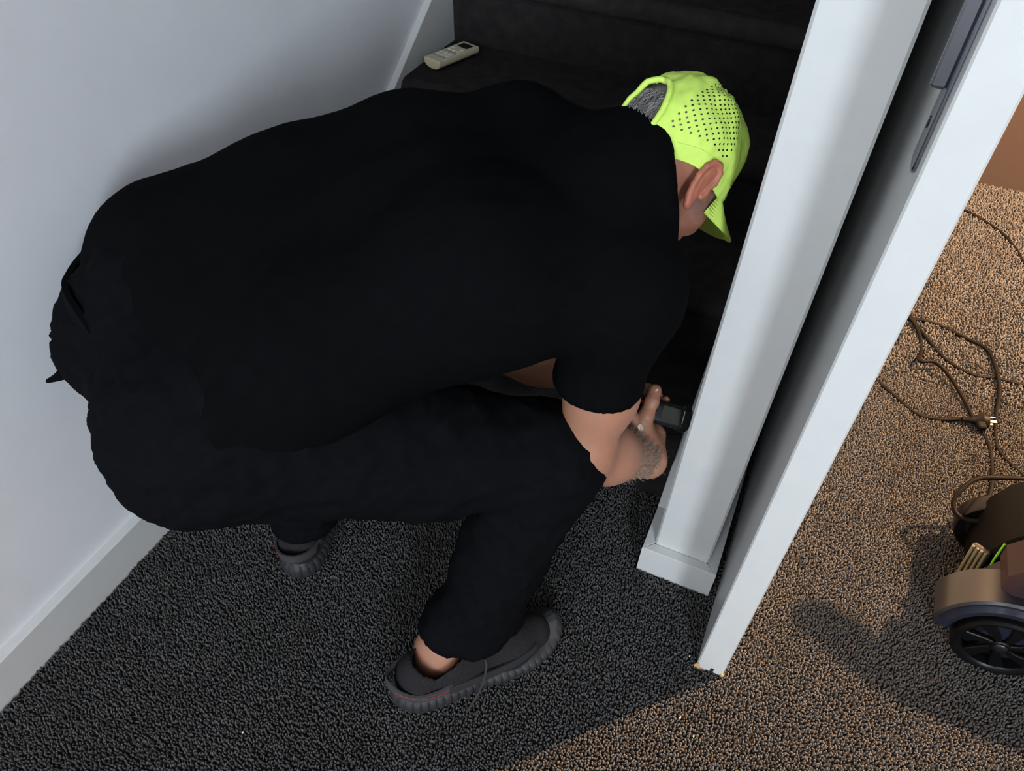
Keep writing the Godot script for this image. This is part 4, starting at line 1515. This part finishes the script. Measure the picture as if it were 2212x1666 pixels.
func build_cords() -> void:
	var rubber := mat("cord_rubber", Color(0.07, 0.064, 0.06), 0.55, 0.0, 0.16)
	var t := thing("power_cord", "black mains cord tangled on the lamplit carpet behind the door, plug lying loose", "cord", Vector3(0.55, 0, -1.6))
	var o := t.position
	var r := 0.005
	var paths := [
		[[0.205, 0.006, -2.07], [0.25, 0.006, -2.02], [0.382, 0.006, -2.004], [0.425, 0.006, -2.016], [0.474, 0.006, -2.012], [0.548, 0.008, -1.982], [0.595, 0.012, -1.952], [0.615, 0.014, -1.881], [0.623, 0.014, -1.788], [0.616, 0.010, -1.694], [0.615, 0.006, -1.609], [0.63, 0.006, -1.559], [0.69, 0.006, -1.50], [0.80, 0.006, -1.42]],
		[[0.205, 0.006, -2.07], [0.25, 0.008, -2.09], [0.377, 0.014, -2.02], [0.408, 0.014, -1.978], [0.491, 0.006, -1.87], [0.561, 0.006, -1.834], [0.617, 0.006, -1.846], [0.70, 0.006, -1.853], [0.85, 0.006, -1.88]],
		[[0.19, 0.006, -1.88], [0.20, 0.008, -1.98], [0.27, 0.012, -2.04], [0.376, 0.022, -1.996], [0.419, 0.012, -1.946], [0.432, 0.006, -1.871], [0.422, 0.03, -1.795], [0.458, 0.034, -1.803], [0.499, 0.024, -1.776], [0.54, 0.016, -1.706], [0.562, 0.010, -1.659], [0.573, 0.006, -1.635], [0.599, 0.006, -1.585], [0.606, 0.006, -1.509], [0.603, 0.008, -1.433], [0.590, 0.008, -1.378]],
		[[0.19, 0.006, -1.88], [0.215, 0.006, -1.79], [0.314, 0.006, -1.709], [0.376, 0.006, -1.658], [0.434, 0.006, -1.614], [0.488, 0.008, -1.618], [0.530, 0.016, -1.632]]]
	var loops := [[[0.590, 0.008, -1.370], [0.566, 0.03, -1.345], [0.55, 0.07, -1.315], [0.556, 0.115, -1.285], [0.59, 0.14, -1.262]], [[0.70, 0.12, -1.30], [0.66, 0.135, -1.345], [0.623, 0.14, -1.357], [0.559, 0.145, -1.329], [0.516, 0.14, -1.309], [0.492, 0.125, -1.277], [0.485, 0.11, -1.254], [0.497, 0.1, -1.233], [0.525, 0.105, -1.225], [0.565, 0.13, -1.23]]]
	var vac := get_node("vacuum_cleaner") as Node3D
	for p in loops:
		var c := []
		for q in p:
			c.append(Vector3(q[0], q[1], q[2]) - vac.position)
		obj("cord", tube(curve(c, 7), r, r, 10), rubber, vac, 80.0).set_meta("label", "black cord looping out of the cleaner")
	for p in paths:
		var c := []
		for q in p:
			c.append(Vector3(q[0], q[1], q[2]) - o)
		obj("cable", tube(curve(c, 7), r, r, 10), rubber, t, 80.0)
	# plug: strain relief, body, side lug and three flat pins
	var a: Vector3 = Vector3(0.533, 0.018, -1.630) - o
	var ax := Vector3(0.94, 0.02, -0.33).normalized()
	var f := Transform3D(Basis(Vector3.UP, ax.cross(Vector3.UP).normalized(), ax).orthonormalized(), a)
	var prof := [[0.0, 0.0], [0.006, 0.0], [0.0068, 0.004], [0.0055, 0.005], [0.007, 0.009], [0.0058, 0.010], [0.0074, 0.014], [0.006, 0.015], [0.0078, 0.019], [0.0066, 0.020], [0.009, 0.026], [0.011, 0.034], [0.0185, 0.044], [0.019, 0.046], [0.019, 0.058], [0.0175, 0.060], [0.0, 0.060]]
	var pd := MD.new()
	pd.append(lathe(prof, 28), f)
	var pl := obj("plug", pd, mat("plug_black", Color(0.07, 0.066, 0.064), 0.5, 0.0, 0.2), t, 40.0)
	pl.set_meta("label", "black moulded mains plug")
	obj("lug", box(Vector3(0.016, 0.022, 0.020), f.translated_local(Vector3(0.004, 0.022, 0.038)), 0.003), mats.plug_black, pl)
	var brass := mat("pin_metal", Color(0.86, 0.8, 0.66), 0.3, 1.0)
	for q in [[Vector3(0.008, 0.007, 0.069), 0.5], [Vector3(0.008, -0.007, 0.069), -0.5], [Vector3(-0.009, 0.0, 0.070), 0.0]]:
		obj("pin", box(Vector3(0.0016, 0.0063, 0.020), f * Transform3D(Basis(Vector3.BACK, q[1] + PI / 2 * 0.0), q[0]), 0.0004), brass, pl)
	var e := thing("power_cord", "thin dark cord lying alone on the farthest visible stretch of carpet", "cord", Vector3(0.62, 0, -2.65))
	var c2 := []
	for q in [[0.36, 0.006, -2.83], [0.521, 0.006, -2.725], [0.583, 0.006, -2.682], [0.646, 0.006, -2.621], [0.686, 0.006, -2.538], [0.715, 0.006, -2.45], [0.80, 0.006, -2.34]]:
		c2.append(Vector3(q[0], q[1], q[2]) - e.position)
	obj("cable", tube(curve(c2, 7), 0.005, 0.005, 10), rubber, e, 80.0)


func build_crumbs() -> void:
	var pale := mat("crumb_pale", Color(0.85, 0.8, 0.66), 0.8)
	var at := [Vector3(0.0926, 0.009, -0.6331), Vector3(0.1223, 0.009, -0.6121), Vector3(-0.5788, 0.009, -0.2943), Vector3(0.0790, 0.009, -0.7518)]
	var lab := ["tiny pale crumb on the warm lit carpet, nearer the door foot", "tiny yellowish crumb on the warm lit carpet, farther from the door foot", "tiny pale fleck alone on the dark carpet near the left skirting", "tiny white fleck on the dark carpet left of the door foot"]
	for k in 4:
		var d := MD.new()
		var rows := []
		for lv in [[-0.6, 0.5], [-0.2, 1.0], [0.4, 0.9], [0.8, 0.4]]:
			var r := PackedVector3Array()
			for s in 8:
				var w := rng.randf_range(0.8, 1.2)
				r.append(Vector3(cos(TAU * s / 8) * lv[1] * w * 0.9, lv[0], sin(TAU * s / 8) * lv[1] * w * 1.4) * 0.0016)
			rows.append(r)
		d.grid(rows)
		var o := obj("crumb", d, pale)
		o.position = at[k]
		tag(o, lab[k], "crumb")


# ---------------------------------------------------------------- carpet pile
func build_pile() -> void:
	# one tuft: a short twisted yarn end
	var d := MD.new()
	var rows := []
	for lv in [[0.0, 1.0, 0.0], [0.5, 1.05, 0.12], [0.9, 0.75, 0.35], [1.0, 0.3, 0.42]]:
		var r := PackedVector3Array()
		for s in 5:
			var a: float = TAU * s / 5 + lv[0] * 0.9
			r.append(Vector3(cos(a) * lv[1] * 0.0020 + lv[2] * 0.004, lv[0] * 0.0085, sin(a) * lv[1] * 0.0020))
		rows.append(r)
	d.grid(rows, true, false)
	var top := rows[3] as PackedVector3Array
	d.tri(12 + 3, 13 + 3, 14 + 3)
	d.tri(15, 17, 18)
	d.tri(15, 18, 19)
	var mesh := d.mesh(180.0, false)
	mesh.surface_set_material(0, mats.carpet_yarn)
	var spots := []
	var areas := [[-0.974, 0.90, -0.89, 0.10, 0.0045], [-0.974, -0.07, -1.09, -0.89, 0.0045], [0.08, 0.90, -1.75, -0.89, 0.0045], [0.06, 1.10, -2.95, -1.75, 0.0066], [0.90, 1.70, -1.75, 0.10, 0.0066], [-0.974, 1.70, 0.10, 0.50, 0.0066]]
	for q in areas:
		var nx := int((q[1] - q[0]) / q[4])
		var nz := int((q[3] - q[2]) / q[4])
		for i in nx:
			for j in nz:
				var x: float = q[0] + (i + rng.randf()) * q[4]
				var z: float = q[2] + (j + rng.randf()) * q[4]
				spots.append(Vector3(x, 0.0, z))
				if q[4] > 0.005:
					spots[-1].y = 0.0001
	var mm := MultiMesh.new()
	mm.transform_format = MultiMesh.TRANSFORM_3D
	mm.use_colors = true
	mm.mesh = mesh
	mm.instance_count = spots.size()
	for k in spots.size():
		var p: Vector3 = spots[k]
		var s := 1.35 if p.y > 0.0 else 1.0
		var lean := fn.get_noise_2d(p.x * 4.2, p.z * 2.6)
		var b := Basis(Vector3.UP, rng.randf() * TAU)
		b = Basis(Vector3(0.5, 0, 0.86), lean * 1.25 + rng.randf_range(-0.35, 0.35)) * Basis(Vector3(0.86, 0, -0.5), rng.randf_range(-0.4, 0.4)) * b
		b = b.scaled(Vector3(s, rng.randf_range(0.75, 1.15), s))
		mm.set_instance_transform(k, Transform3D(b, p))
		var g := rng.randf_range(0.06, 0.115) * (1.0 + 0.12 * fn.get_noise_2d(p.x * 7.0, p.z * 7.0))
		mm.set_instance_color(k, Color(g, g * 0.955, g * 0.92))
	var o := MultiMeshInstance3D.new()
	o.name = "carpet_pile"
	o.multimesh = mm
	o.set_meta("kind", "stuff")
	o.set_meta("label", "short twisted charcoal carpet pile covering the floor")
	o.set_meta("category", "carpet pile")
	add_child(o)
